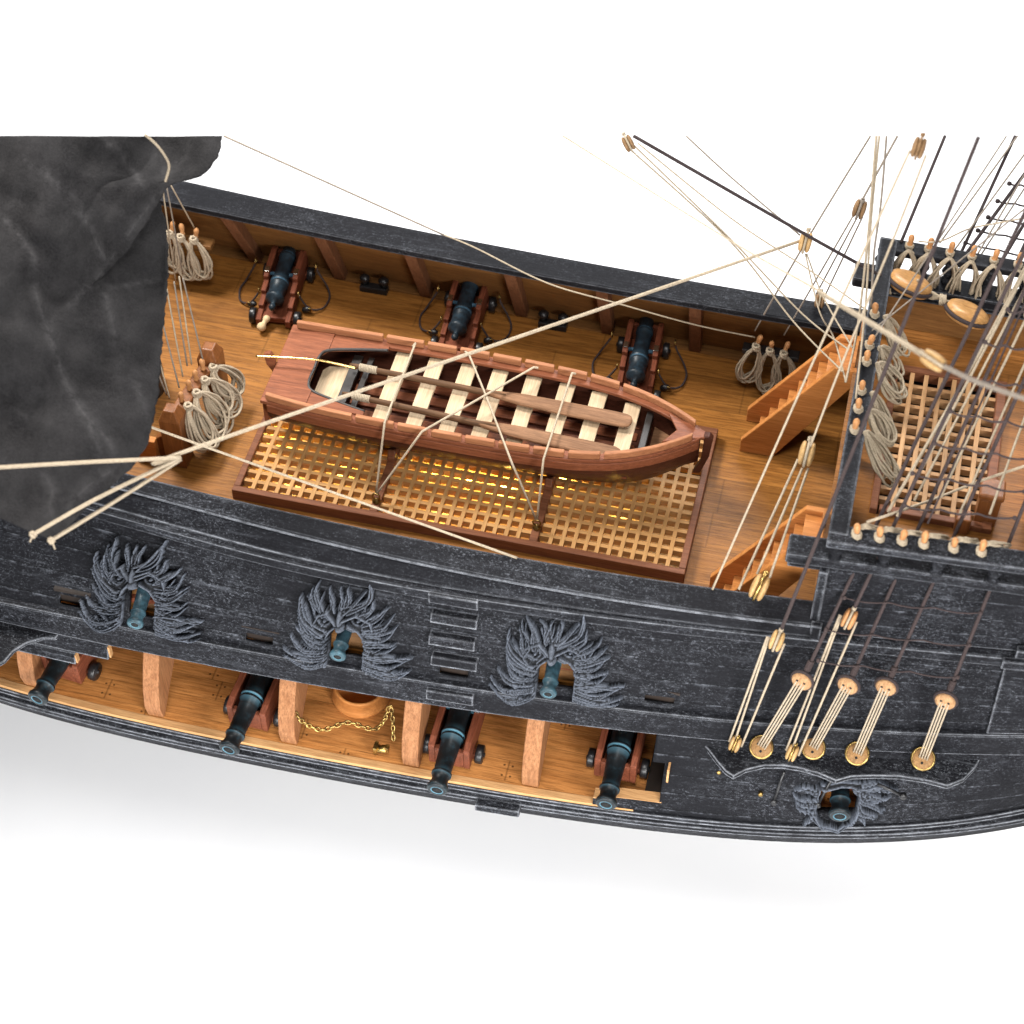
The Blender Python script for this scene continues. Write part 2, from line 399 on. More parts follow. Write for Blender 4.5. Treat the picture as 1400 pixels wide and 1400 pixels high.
M['steel'] = plain('steel_pin', (.45, .44, .42), .25, 1, .2, 40, .1)
M['brass'] = plain('brass', (.44, .30, .10), .34, 1, .3, 25, .15, second=(.14, .09, .035))
M['gold'] = plain('polished_brass', (.80, .58, .22), .18, 1, .12, 20, .05)
M['rope'] = rope_mat('hemp_rope', (.42, .345, .25))
M['rope2'] = rope_mat('grey_hemp_rope', (.37, .305, .22))
M['ropet'] = rope_mat('thin_grey_rope', (.23, .195, .16))
M['roped'] = rope_mat('tarred_rope', (.045, .034, .034))
M['ropeb'] = rope_mat('brown_tarred_rope', (.058, .043, .042))
M['bronze'] = bronze_mat('patinated_bronze', dark=(.008, .012, .016), blue=(.07, .155, .23), amt=.75, lo=.54, pat=.4)
M['bronzedk'] = bronze_mat('dark_bronze', dark=(.0055, .0062, .0070), blue=(.11, .27, .36), amt=.9, lo=.62, pat=.16)
M['bronzelt'] = bronze_mat('blue_green_bronze', blue=(.10, .24, .31), dark=(.012, .024, .031), amt=.95, lo=.48)
M['bore'] = plain('bore_shade_black', (.003, .003, .003), .9, 0, .2, 10, 0)  # black that stands in for shade inside gun bores and deadeye holes
M['sail'] = sail_mat()
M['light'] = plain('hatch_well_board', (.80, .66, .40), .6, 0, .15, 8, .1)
M['dark'] = plain('painted_interior_shade', (.018, .010, .006), .7, 0, .3, 10, .1)  # near-black colour stands in for the shade of closed spaces
mt, nt, b = new_mat('white_table')
n = noise(nt, mapping(nt, (1, 1, 1), False), 1.2, 3); sp_ = noise(nt, mapping(nt, (1, 1, 1), False), 7.5, 1, .3)
c = ramp(nt, n, [(.3, (.83, .835, .85)), (.7, (.86, .862, .87))])
vo = N(nt, 'ShaderNodeTexVoronoi'); vo.inputs['Scale'].default_value = 1.9; nt.links.new(mapping(nt, (1, 1, 1), False), vo.inputs['Vector'])
sel = N(nt, 'ShaderNodeSeparateColor'); nt.links.new(vo.outputs['Color'], sel.inputs[0])
dot = math_(nt, 'MULTIPLY', ramp(nt, vo.outputs['Distance'], [(.012, 1.0), (.022, 0.0)]), ramp(nt, sel.outputs[0], [(.55, 0.0), (.6, .5)]))
nt.links.new(mixc(nt, dot, c, (.25, .24, .23)), b.inputs['Base Color']); b.inputs['Roughness'].default_value = .6
M['table'] = mt

# ------------------------------------------------------------------ setting
TZ = -2.4
t = MB(); t.add([(-40, -30, TZ), (40, -30, TZ), (40, 60, TZ), (-40, 60, TZ)], [(0, 1, 2, 3)])
o = t.build('table_surface', M['table']); tag(o, 'plain white table surface under the ship model', 'table', kind='structure')

# ------------------------------------------------------------------ hull lines (ship: X forward, Y to the far side, Z up; main deck at Z = 0)
YC = .25
class Line:
    def __init__(s, pts, z, deg=3, x0=-2.6, x1=2.75):
        q = [P(x, y, z=z) for x, y in pts]
        s.c = np.polyfit([p.x for p in q], [p.y for p in q], deg); s.z = z
        s.x0 = max(x0, min(p.x for p in q)-.1); s.x1 = min(x1, max(p.x for p in q)+.1); s.d = np.polyder(s.c)
    def __call__(s, x):
        xc = min(max(x, s.x0), s.x1)
        return float(np.polyval(s.c, xc)+np.polyval(s.d, xc)*(x-xc))
LA = Line([(200, 655), (350, 688), (500, 725), (700, 762), (900, 791), (1100, 821)], .55, 2)
LB = Line([(350, 720), (700, 797), (900, 833), (1060, 852)], .54, 2)
LE = Line([(300, 748), (350, 757), (512, 792), (700, 829), (900, 855), (1100, 871), (1366, 900)], .47, 3)
LL = Line([(0, 827), (125, 847), (325, 889), (475, 919), (550, 929), (700, 951), (870, 973), (1020, 989), (1143, 997), (1400, 1008)], 0, 3)
LW = Line([(0, 853), (150, 880), (300, 912), (350, 924), (550, 962), (650, 973), (875, 1002), (955, 1013), (1143, 1021), (1400, 1035)], -.15, 3)
LF = Line([(0, 937), (220, 990), (337, 1020), (587, 1060), (775, 1095), (900, 1113), (1000, 1121), (1120, 1126), (1400, 1103)], -.6, 4)
LS = Line([(0, 957), (282, 1027), (300, 1032), (650, 1092), (750, 1112), (900, 1134), (1000, 1141), (1120, 1144), (1400, 1125)], -.7, 4)
FI = Line([(300, 290), (495, 330), (650, 361), (1000, 421), (1110, 443)], .55, 2)
FO = Line([(300, 258), (650, 330), (1000, 393), (1110, 411)], .55, 2)
FD = Line([(352, 357), (495, 387), (590, 408), (712, 434), (830, 457), (950, 477)], 0, 1)
XS = [round(-3.5+.1*i, 3) for i in range(69)]          # -3.5 .. 3.3
XS_W = [x for x in XS if x <= 1.62]

ship = thing('model_ship', 'black painted wooden sailing ship model with open gun deck and planked decks', 'ship model')

def wally(x, z):
    # outer face of the near topside between the moulding (z .41) and the main wale (z 0)
    a = LE(x)+.028; b_ = LL(x)+.035; t_ = (z-.0)/.41
    return b_+(a-b_)*t_
def lowy(x, z):
    a = LW(x)+.03; b_ = LF(x); t_ = (z+.6)/.45
    return b_+(a-b_)*t_+.02*sin(pi*t_)*-1

# near topside planking with gunports and scuppers cut through
def hx(px, py, z): return P(px, py, z=z).x
PORTX = [-2.57, -1.555, -.555, .45]
port_boxes = [(x-.10, x+.115, .045, .27) for x in PORTX]
scup = []
for px, py in ((92, 831), (352, 879), (620, 927), (898, 966)):
    xx = P(px, py, z=.055).x; scup.append((xx-.07, xx+.07, .02, .065))
holes = port_boxes+scup
mb = MB()
xs = [-3.5+.02*i for i in range(341)]; zs = [i*.41/20 for i in range(21)]
vid = {}
def vv(i, j):
    if (i, j) not in vid:
        vid[(i, j)] = len(mb.v); mb.v.append((xs[i], wally(xs[i], zs[j]), zs[j]))
    return vid[(i, j)]
for i in range(len(xs)-1):
    for j in range(20):
        cx = xs[i]+.01; cz = zs[j]+.01
        if any(a < cx < b2 and c0 < cz < d0 for a, b2, c0, d0 in holes): continue
        mb.f.append((vv(i, j), vv(i+1, j), vv(i+1, j+1), vv(i, j+1))); mb.sm.append(True)
mb.build('topside_planking', M['hull'], ship, solid=.035, off=-1, recalc=False)
# added sheets behind the scuppers, coloured as shade so the holes read dark
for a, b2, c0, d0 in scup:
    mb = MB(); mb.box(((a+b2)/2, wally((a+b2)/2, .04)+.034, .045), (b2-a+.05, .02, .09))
    mb.build('scupper_shade_sheet', M['dark'], ship)
# far topside (mirrored shape, outboard face turned away)
def prof_far(x):
    yo = FO(x) if x < 1.7 else FO(1.7)+(LL(1.7)-LL(x))*.9
    yd = FD(x)
    return [(yo-.06, .53), (yd+.16, .0), (2*YC-LW(x)+.10, -.15), (2*YC-LF(x), -.6), (2*YC-LS(x), -.7), (2*YC-LS(x)-.2, -1.1), (YC+.06, -1.55),
            (YC, -1.52), (2*YC-LS(x)-.26, -1.1), (2*YC-LF(x)-.06, -.7), (2*YC-LF(x)-.06, -.6), (2*YC-LW(x)+.03, -.15), (yd+.10, .0), (yo-.085, .53)]
MB().sweep(prof_far, XS).build('far_topside_planking', M['far'], ship)
# lower hull below the strake on the near side
MB().sweep(lambda x: [(LS(x)+.012, -.70), (LS(x)+.07, -.86), (LS(x)+.24, -1.1), (YC-.06, -1.55), (YC, -1.52), (LS(x)+.30, -1.08), (LS(x)+.12, -.86), (LS(x)+.07, -.70)], XS).build('lower_hull_planking', M['hull'], ship)
mb = MB(); mb.box((-.1, YC, -1.65), (6.4, .09, .2)); mb.build('keel', M['hull'], ship)

# main wale
MB().sweep(lambda x: [(LL(x)+.06, .004), (LL(x)+.006, .002), (LL(x), -.006), (LW(x), -.144), (LW(x)+.006, -.15), (LW(x)+.12, -.15)], XS).build('main_wale', M['hull2'], ship)
# moulding under the rail: three stepped rounded strakes
MB().sweep(lambda x: [(LE(x)+.04, .405), (LE(x)+.002, .405), (LE(x)-.003, .412), (LE(x), .466), (LE(x)+.008, .472), (LE(x)+.03, .478), (LE(x)+.06, .478)], XS).build('moulding_strake', M['hull2'], ship)
def prof_upper(x):
    e = LE(x); b_ = LB(x)
    return [(e+.028, .4775), (e+(b_-e)*.30, .4835), (e+(b_-e)*.48, .491), (e+(b_-e)*.64, .502), (e+(b_-e)*.78, .516), (e+(b_-e)*.88, .530), (b_+.004, .5385), (b_+.06, .539), (b_+.06, .47)]
MB().sweep(prof_upper, XS_W, True, True).build('rail_moulding', M['hull'], ship)
# near rail cap and inner bulwark
MB().sweep(lambda x: [(LA(x), .540), (LA(x)-.004, .556), (LA(x)-.012, .560), (LB(x)+.012, .556), (LB(x), .549), (LB(x), .540)], XS_W).build('rail_cap', M['hull2'], ship)
MB().sweep(lambda x: [(LA(x)-.03, .538), (LA(x)-.05, .538), (LL(x)+.13, 0), (LL(x)+.16, 0)], XS_W).build('near_bulwark', M['bulwark'], ship)
# far rail cap and inner bulwark
MB().sweep(lambda x: [(FI(x), .510), (FI(x), .546), (FI(x)+.01, .552), (FO(x)-.02, .556), (FO(x), .548), (FO(x), .51)], XS_W).build('rail_cap', M['far'], ship)
MB().sweep(lambda x: [(FI(x)+.085, .508), (FI(x)+.11, .508), (FD(x)+.085, -.002), (FD(x)+.055, -.002)], XS_W).build('far_bulwark', M['bulwark'], ship)
# waterway strip along the far bulwark
MB().sweep(lambda x: [(FD(x)-.01, .004), (FD(x)-.005, .016), (FD(x)+.052, .02), (FD(x)+.052, .004)], XS_W).build('waterway', M['bulwark'], ship)
# far bulwark stanchions
for (tx, ty), (bx_, by_) in (((187, 267), (238, 333)), ((310, 291), (352, 357)), ((438, 318), (466, 381)), ((561, 344), (583, 406)), ((697, 371), (713, 433)), ((822, 397), (831, 456)), ((950, 421), (951, 476))):
    a = P(tx, ty, z=.515); b2 = P(bx_, by_, z=0)
    yt, yb = FI(a.x)+.005, FD(b2.x)-.012
    h = .033
    vs = []
    for x, y, z in ((a.x, yt, .508), (b2.x, yb, .004)):
        vs += [(x-h, y, z), (x+h, y, z), (x+h, y+.11, z), (x-h, y+.11, z)]
    m_ = MB(); m_.add(vs, [(0, 1, 2, 3), (4, 7, 6, 5), (0, 4, 5, 1), (1, 5, 6, 2), (2, 6, 7, 3), (3, 7, 4, 0)])
    m_.build('bulwark_stanchion', M['stanch'], ship, bevel=.006)

# main deck, cut round the hatch
HX0, HX1, HY0, HY1 = -1.38, .90, -.215, .715
mb = MB()
def strip(x0, x1, ya, yb, z0, z1, n=24):
    rows = [x0+(x1-x0)*i/n for i in range(n+1)]
    mb.sweep(lambda x: [(ya(x), z1), (yb(x), z1), (yb(x), z0), (ya(x), z0)], rows)
dn = lambda x: LL(x)+.12
FD2 = lambda x: FD(x)+.07
strip(-3.5, HX0, dn, FD2, -.05, 0)
strip(HX1, 2.6, dn, FD2, -.05, 0)
strip(HX0, HX1, lambda x: HY1, FD2, -.05, 0)
strip(HX0, HX1, dn, lambda x: HY0, -.05, 0)
mb.build('main_deck', M['deck'], ship)
# hatch well: side walls and lit board under the grating
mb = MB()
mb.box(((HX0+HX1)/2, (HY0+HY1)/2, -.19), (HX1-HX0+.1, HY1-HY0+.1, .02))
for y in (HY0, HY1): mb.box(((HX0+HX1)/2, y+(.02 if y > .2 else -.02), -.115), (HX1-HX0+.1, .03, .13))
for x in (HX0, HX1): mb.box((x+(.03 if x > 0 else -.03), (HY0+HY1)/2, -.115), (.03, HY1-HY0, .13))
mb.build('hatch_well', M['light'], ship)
for i, (px, py, e_) in enumerate(((692, 662, 1.5), (640, 650, .5), (590, 640, .25), (470, 640, .36), (392, 600, .28), (400, 655, .2), (770, 650, .5), (850, 700, .16), (600, 700, .14))):
    l = bpy.data.lights.new('hatch_lamp', 'POINT'); l.energy = e_*4.2; l.color = (1, .62, .12); l.shadow_soft_size = .015
    lo = bpy.data.objects.new('hatch_lamp', l); COL.objects.link(lo); lo.parent = ship; p = P(px, py, z=-.15); lo.location = p

# gun deck
mb = MB()
mb.sweep(lambda x: [(LF(x)+.035, -.60), (1.4, -.60), (1.4, -.64), (LF(x)+.035, -.64)], XS)
mb.build('gun_deck', M['gdeck'], ship)
MB().sweep(lambda x: [(LF(x)+.04, -.598), (LF(x)+.002, -.598), (LF(x)-.003, -.615), (LF(x)+.04, -.615)], [x for x in XS if x < .95]).build('deck_edge_strip', M['gedge'], ship)
# outer strakes below the open gun deck
MB().sweep(lambda x: [(LF(x)+.02, -.612), (LF(x)-.012, -.612), (LF(x)-.016, -.640), (LF(x)+.02, -.640)], XS).build('upper_strake', M['hull2'], ship)
MB().sweep(lambda x: [(LF(x)+.02, -.642), (LF(x)+.004, -.642), (LF(x)+.000, -.662), (LS(x), -.668), (LS(x), -.70), (LS(x)+.05, -.70), (LF(x)+.03, -.66)], XS).build('lower_strake', M['wearedge'], ship)
# closed lower hull forward, with the stepped end and one open port
mb = MB(); vid = {}
xs2 = [.60+.02*i for i in range(136)]; zs2 = [-.6+.0225*i for i in range(21)]
def lv(i, j):
    if (i, j) not in vid:
        vid[(i, j)] = len(mb.v); mb.v.append((xs2[i], lowy(xs2[i], zs2[j]), zs2[j]))
    return vid[(i, j)]
for i in range(len(xs2)-1):
    for j in range(20):
        cx = xs2[i]+.01; cz = zs2[j]+.011
        x0 = .70 if cz < -.56 else (.785 if cz < -.53 else (1.03 if cz < -.30 else .96))
        if cx < x0: continue
        if 1.755 < cx < 1.985 and -.53 < cz < -.27: continue
        mb.f.append((lv(i, j), lv(i+1, j), lv(i+1, j+1), lv(i, j+1))); mb.sm.append(True)
o = mb.build('lower_topside_planking', M['hull'], ship, solid=.05, off=-1, recalc=False)
# pale raw wood at the cut plank ends
mb = MB()
def raw(x0, x1, z):
    mb.add([(x0, lowy(x0, z)-.001, z+.002), (x1, lowy(x1, z)-.001, z+.002), (x1, lowy(x1, z)+.055, z+.002), (x0, lowy(x0, z)+.055, z+.002)], [(0, 1, 2, 3)])
raw(.70, .79, -.555); raw(.79, 1.03, -.533)
mb.build('raw_plank_end', M['gedge'], ship, solid=.012, off=-1, recalc=False)
mb = MB(); mb.box((1.03+.012, lowy(1.03, -.42)+.04, -.42), (.01, .07, .24)); mb.build('port_jamb', M['gedge'], ship)
# bulkheads in the gun deck and under the forecastle, interior shade in their colour
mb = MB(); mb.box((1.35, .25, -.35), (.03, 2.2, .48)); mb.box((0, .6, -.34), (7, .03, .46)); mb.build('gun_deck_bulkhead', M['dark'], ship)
mb = MB(); mb.box((1.10, -.80, -.592), (.33, .70, .01)); mb.build('floor_shade_patch', M['dark'], ship)  # dark sheet laid on the deck, painted shade behind the square port
# two leftover plank ends under the wale at the left
for px, z0, z1 in ((150, -.152, -.235), (100, -.237, -.30)):
    xe = P(px, 890, z=-.2).x
    MB().sweep(lambda x: [(lowy(x, z0)+.0, z0), (lowy(x, z0)-.02, z0), (lowy(x, z1)-.02, z1), (lowy(x, z1), z1)], [-3.5+(xe+3.5)*k/20 for k in range(21)]).build('plank_end', M['hull'], ship, bevel=.004)
    m_ = MB(); m_.box((xe+.004, lowy(xe, (z0+z1)/2)-.008, (z0+z1)/2), (.008, .026, z0-z1)); m_.build('raw_plank_end', M['gedge'], ship)

# gun deck frames (futtocks)
def hull_frame(px_top, py_top, px_bot, py_bot, th=.085, depth=.20):
    a = P(px_top, py_top, z=-.17); b2 = P(px_bot, py_bot, z=-.595); x = (a.x+b2.x)/2
    yo = lambda z: lowy(x, z)+.012
    pts = [(yo(-.152), -.152), (yo(-.25)-.006, -.25), (yo(-.38)-.012, -.38), (yo(-.5)-.004, -.5), (yo(-.594)+.03, -.594),
           (yo(-.594)+.055, -.594), (yo(-.5)+.14, -.5), (yo(-.38)+.25, -.38), (yo(-.25)+.34, -.25), (yo(-.152)+.38, -.152)]
    m_ = MB(); m_.prism(pts, 'x', x-th/2, x+th/2)
    return m_.build('hull_frame', M['frame'], ship, bevel=.006)
for q in ((20, 885, 42, 935), (199, 893, 217, 985), (386, 936, 400, 1015), (559, 962, 566, 1050), (730, 990, 725, 1078)): hull_frame(*q)

# boarding steps on the near side
def step_on(px0, px1, py0, py1, fn, z, th=.035, hh=.045):
    a = P(px0, py0, z=z); b2 = P(px1, py1, z=z); xm = (a.x+b2.x)/2; L = abs(b2.x-a.x)
    n_ = 6; rows = [xm-L/2+L*k/n_ for k in range(n_+1)]
    MB().sweep(lambda x: [(fn(x, z+hh/2)+.005, z+hh/2), (fn(x, z+hh/2)-th, z+hh/2), (fn(x, z-hh/2)-th, z-hh/2), (fn(x, z-hh/2)+.005, z-hh/2)], rows).build('boarding_step', M['hull2'], ship, bevel=.004)
step_on(584, 651, 822, 836, lambda x, z: LE(x)-.002, .438, .016, .064)
step_on(587, 650, 848, 862, wally, .325); step_on(586, 648, 874, 888, wally, .215); step_on(589, 651, 902, 916, wally, .115)
step_on(583, 646, 947, 962, lambda x, z: LL(x)+(LW(x)-LL(x))*(-z/.15), -.055, .022, .06)
step_on(652, 712, 1095, 1105, lambda x, z: LS(x), -.69, .045, .05)

# ------------------------------------------------------------------ forecastle
FZ = .72
fx0 = 1.56; XF = [round(1.60+.1*i, 3) for i in range(18)]
fny = lambda x: LE(x)+.045                # near outer wall at z .47
mb = MB()
GX0, GX1, GY0, GY1 = 1.745, 2.30, -.20, .755
fdn = lambda x: LE(x)+.12; fdf = lambda x: 1.06-.02*(x-1.6)
def fstrip(x0, x1, ya, yb):
    rows = [x0+(x1-x0)*i/10 for i in range(11)]
    mb.sweep(lambda x: [(ya(x), FZ), (yb(x), FZ), (yb(x), FZ-.05), (ya(x), FZ-.05)], rows)
fstrip(fx0, GX0, fdn, fdf); fstrip(GX1, 3.3, fdn, fdf)
fstrip(GX0, GX1, lambda x: GY1, fdf); fstrip(GX0, GX1, fdn, lambda x: GY0)
mb.build('forecastle_deck', M['fdeck'], ship)
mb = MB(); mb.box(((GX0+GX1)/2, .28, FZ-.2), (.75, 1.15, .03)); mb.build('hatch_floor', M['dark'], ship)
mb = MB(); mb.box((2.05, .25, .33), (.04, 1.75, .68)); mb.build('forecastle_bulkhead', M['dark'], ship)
# near and far forecastle sides
MB().sweep(lambda x: [(fny(x)-.005, .476), (fny(x)+.055, .905), (fny(x)+.09, .905), (fny(x)+.06, .476)], XF).build('forecastle_side', M['hull'], ship, bevel=.005)
MB().sweep(lambda x: [(fdf(x)+.18, .2), (fdf(x)+.10, .905), (fdf(x)+.0, .905), (fdf(x)+.01, FZ-.04), (fdf(x)+.08, .2)], XF).build('forecastle_side', M['far'], ship)
MB().sweep(lambda x: [(fdf(x)-.015, FZ+.002), (fdf(x)-.002, .902), (fdf(x)-.001, .902), (fdf(x)-.001, FZ+.002)], XF).build('inner_lining', M['bulwark'], ship)
mb = MB(); mb.box((1.585, LE(1.585)+.10, .70), (.04, .10, .40)); mb.build('end_post', M['hully'], ship, bevel=.006)
mb = MB(); mb.box((1.60, LE(1.6)+.025, .50), (.05, .035, .12)); mb.build('end_block', M['hully'], ship, bevel=.006)
# sheer timbers projecting aft
ny0 = lambda x: -.735+.055*(x-1.4)
for nm, ya, yb in (('near', lambda x: ny0(x), lambda x: ny0(x)+.125), ('far', lambda x: 1.205-.02*(x-1.4), lambda x: 1.08-.02*(x-1.4))):
    xa = 1.41 if nm == 'near' else 1.475
    rows = [xa+(3.3-xa)*i/14 for i in range(15)]
    MB().sweep(lambda x: [(ya(x), .97), (yb(x), .97), (yb(x), .905), (ya(x), .905)], rows).build('sheer_timber', M['hully'] if nm == 'far' else M['hull2'], ship, bevel=.012)
mb = MB(); mb.beam((1.42, ny0(1.42)+.06, .885), (1.58, ny0(1.58)+.06, .885), .09, .035); mb.build('timber_bracket', M['hully'], ship, bevel=.006)
# pin rails: aft transverse, near side, far side
RZ = 1.15
ry0, ry1 = -.80, 1.20
nry = lambda x: -.715+.055*(x-1.6); fry = lambda x: 1.165-.02*(x-1.6)
mb = MB(); mb.box((1.615, (ry0+ry1)/2+.04, RZ-.022), (.085, ry1-ry0-.08, .044)); mb.build('pin_rail', M['hully'], ship, bevel=.007)
rows = [1.572+.13*i for i in range(14)]
MB().sweep(lambda x: [(nry(x)-.055, RZ-.003), (nry(x)+.05, RZ-.003), (nry(x)+.05, RZ-.045), (nry(x)-.055, RZ-.045)], rows).build('pin_rail', M['hull2'], ship, bevel=.007)
MB().sweep(lambda x: [(fry(x)-.04, RZ-.003), (fry(x)+.045, RZ-.003), (fry(x)+.045, RZ-.045), (fry(x)-.04, RZ-.045)], rows).build('pin_rail', M['far'], ship, bevel=.007)
# posts and balusters
for x, y in ((1.615, .98), (1.615, .45), (1.615, .10), (1.615, -.60)):
    m_ = MB(); m_.box((x, y, (FZ+RZ)/2-.02), (.06, .06, RZ-FZ-.046)); m_.build('rail_post', M['hully'], ship, bevel=.006)
def baluster(x, y, z0=.972, z1=RZ-.046):
    h = z1-z0
    prof = [(.030, 0), (.030, .12*h), (.018, .2*h), (.030, .4*h), (.036, .5*h), (.030, .6*h), (.018, .8*h), (.030, .88*h), (.030, h)]
    m_ = MB(); m_.lathe([(r, z0+q) for r, q in prof], 14, Matrix.Translation((x, y, 0))); return m_.build('baluster', M['hully'], ship)
for x in (1.60, 1.80, 1.93, 2.12, 2.30, 2.52, 2.72): baluster(x, fry(x)); 
for x in (1.62, 1.83, 2.06, 2.30, 2.55): baluster(x, nry(x)+.005)
# knee below the near corner of the rail
mb = MB(); mb.box((1.60, -.34, .93), (.035, .30, .36)); mb.build('rail_panel', M['hully'], ship, bevel=.01)
# raised panel at the right of the near wall
xp = P(1366, 900, z=.2).x
MB().sweep(lambda x: [(wally(x, .40)+.003, .40), (wally(x, .40)-.03, .40), (wally(x, .01)-.03, .008), (wally(x, .01)+.003, .008)], [xp+.1*i for i in range(8)]).build('side_panel', M['hull'], ship, bevel=.006)
MB().sweep(lambda x: [(LE(x)+.003, .48), (LE(x)-.03, .48), (LE(x)-.03, .425), (LE(x)+.003, .425)], [xp-.02+.1*i for i in range(8)]).build('side_panel_cap', M['hull2'], ship, bevel=.006)
MB().sweep(lambda x: [(LE(x)+.035, .535), (LE(x)-.006, .535), (LE(x)-.006, .482), (LE(x)+.035, .482)], [xp+.03+.1*i for i in range(8)]).build('side_panel_cap', M['hull2'], ship, bevel=.006)

# channel (shelf) carrying the deadeyes
def shelf(outline, z, th, name):
    q = [P(x, y, z=z) for x, y in outline]
    q = [p for i, p in enumerate(q) if i == 0 or p.x > q[i-1].x+1e-4]; n = len(q); m_ = MB(); vs = []
    for p in q: vs += [(p.x, p.y, z), (p.x, LW(p.x)+.03, z), (p.x, LW(p.x)+.03, z-th), (p.x, p.y, z-th)]
    fs = [(4*i+k, 4*i+4+k, 4*i+4+(k+1) % 4, 4*i+(k+1) % 4) for i in range(n-1) for k in range(4)]
    m_.add(vs, fs+[(0, 1, 2, 3), tuple(4*(n-1)+k for k in range(4))])
    return m_.build(name, M['wearedge'], ship, bevel=.004)
out = [(955, 1012), (968, 1024), (980, 1040), (992, 1054), (1003, 1061), (1020, 1052), (1045, 1046), (1070, 1046), (1095, 1050), (1120, 1057), (1143, 1067),
       (1165, 1061), (1195, 1060), (1230, 1061), (1265, 1066), (1296, 1074), (1318, 1065), (1333, 1050), (1343, 1032)]
shelf(out, -.205, .03, 'channel')
shelf([(-90, 945), (-40, 930), (6, 904), (18, 890), (36, 879), (58, 872), (76, 872), (80, 866)], -.155, .022, 'channel')
# chain plates under the channel
for a, b2 in (((1072, 1055), (1058, 1096)), ((1140, 1060), (1118, 1100)), ((1200, 1072), (1235, 1088))):
    m_ = MB(); pa = P(*a, z=-.24); pb = onplane(*b2, (1.6, lowy(1.6, -.42)-.005, -.42), (0, -1, .35)); m_.tube([pa, pb], .008, 6); m_.lathe([(.016, -.01), (.016, .012), (.006, .014)], 10, Matrix.Translation(pb) @ frame_to((0, -1, .3)))
    m_.build('chain_plate', M['iron'], ship)
for px, py in ((983, 1055), (1040, 1085)):
    pb = onplane(px, py, (1.4, lowy(1.4, -.4)-.003, -.4), (0, -1, .35)); m_ = MB(); m_.lathe([(.012, -.01), (.012, .01), (.004, .012)], 10, Matrix.Translation(pb) @ frame_to((0, -1, .3))); m_.build('bolt_head', M['brass'], ship)

# ------------------------------------------------------------------ gratings
def lattice(x0, x1, y0, y1, pitch, bw, zt, hx_, hy_, drop):
    # returns two mesh builders: bars along X and bars along Y
    a, b2 = MB(), MB()
    nx = max(1, round((x1-x0)/pitch)); ny = max(1, round((y1-y0)/pitch))
    for i in range(1, nx):
        x = x0+(x1-x0)*i/nx; j_ = random.uniform(-.0012, .0012)
        b2.box((x+j_, (y0+y1)/2, zt-hy_/2), (bw, y1-y0, hy_))
    for i in range(1, ny):
        y = y0+(y1-y0)*i/ny
        a.box(((x0+x1)/2, y+random.uniform(-.001, .001), zt-drop-hx_/2), (x1-x0, bw*1.03, hx_))
    return a, b2
g = thing('hatch_grating', 'long wooden hatch grating in a brown frame on the main deck, lit from below', 'grating', (0, 0, 0))
fx, fX, fy, fY = -1.414, .933, -.247, .749; fw = .036
mb = MB()
mb.box(((fx+fX)/2, fy+fw/2, .012), (fX-fx, fw, .116)); mb.box(((fx+fX)/2, fY-fw/2, .012), (fX-fx, fw, .116))
mb.box((fx+fw/2, (fy+fY)/2, .012), (fw, fY-fy-2*fw, .116)); mb.box((fX-fw/2, (fy+fY)/2, .012), (fw, fY-fy-2*fw, .116))
mb.build('grating_frame', M['gframe'], g, bevel=.005)
bx = [-.672, .158]; seg = [(fx+fw, bx[0]-.022), (bx[0]+.022, bx[1]-.022), (bx[1]+.022, fX-fw)]
for x0, x1 in seg:
    a, b2 = lattice(x0, x1, fy+fw, fY-fw, .0605, .0205, .056, .040, .040, .0025)
    a.build('grating_slat', M['grate'], g); b2.build('grating_bar', M['gratey'], g)
for x in bx:
    m_ = MB(); m_.box((x, (fy+fY)/2, .020), (.044, fY-fy-2*fw, .096)); m_.build('grating_beam', M['gframe'], g, bevel=.006)
for px, py, x in ((521, 684, bx[0]), (735, 719, bx[1])):
    p = P(px, py, z=.085); p.x = x; m_ = MB()
    m_.lathe([(.022, 0), (.022, .008), (.008, .012), (.006, .025)], 12, Matrix.Translation((p.x, p.y, .069)))
    m_.tube([(p.x+.02*cos(a), p.y, .108+.02*sin(a)) for a in [2*pi*k/14 for k in range(14)]], .005, 6, True)
    m_.build('eyebolt', M['brass'], g)
# boat chocks
for i, x in enumerate(bx):
    m_ = MB()
    m_.prism([(.12, .069), (.64, .069), (.64, .10), (.60, .14), (.54, .115), (.365, .088), (.19, .115), (.15, .135), (.12, .10)], 'x', x-.02, x+.02)
    o = m_.build('boat_chock', M['gframe'], None, bevel=.006)
    tag(o, ('brown boat chock under the boat near the stern' if i == 0 else 'brown boat chock under the boat near the bow'), 'boat chock', 'chocks under the boat')

g2 = thing('forecastle_grating', 'square pale wooden grating let into the raised forecastle deck', 'grating')
mb = MB()
zt = FZ+.03
mb.box((GX0+.016, (GY0+GY1)/2, zt-.03), (.034, GY1-GY0, .07)); mb.box((GX1-.022, (GY0+GY1)/2, zt-.03), (.046, GY1-GY0, .07))
mb.box(((GX0+GX1)/2, GY0+.018, zt-.03), (GX1-GX0-.082, .036, .07)); mb.box(((GX0+GX1)/2, GY1-.018, zt-.03), (GX1-GX0-.082, .036, .07))
mb.build('grating_frame', M['gframe'], g2, bevel=.005)
a, b2 = lattice(GX0+.033, GX1-.045, GY0+.036, GY1-.036, .0655, .021, zt-.006, .040, .022, .022)
a.build('grating_slat', M['fgratex'], g2); b2.build('grating_bar', M['fgrate'], g2)

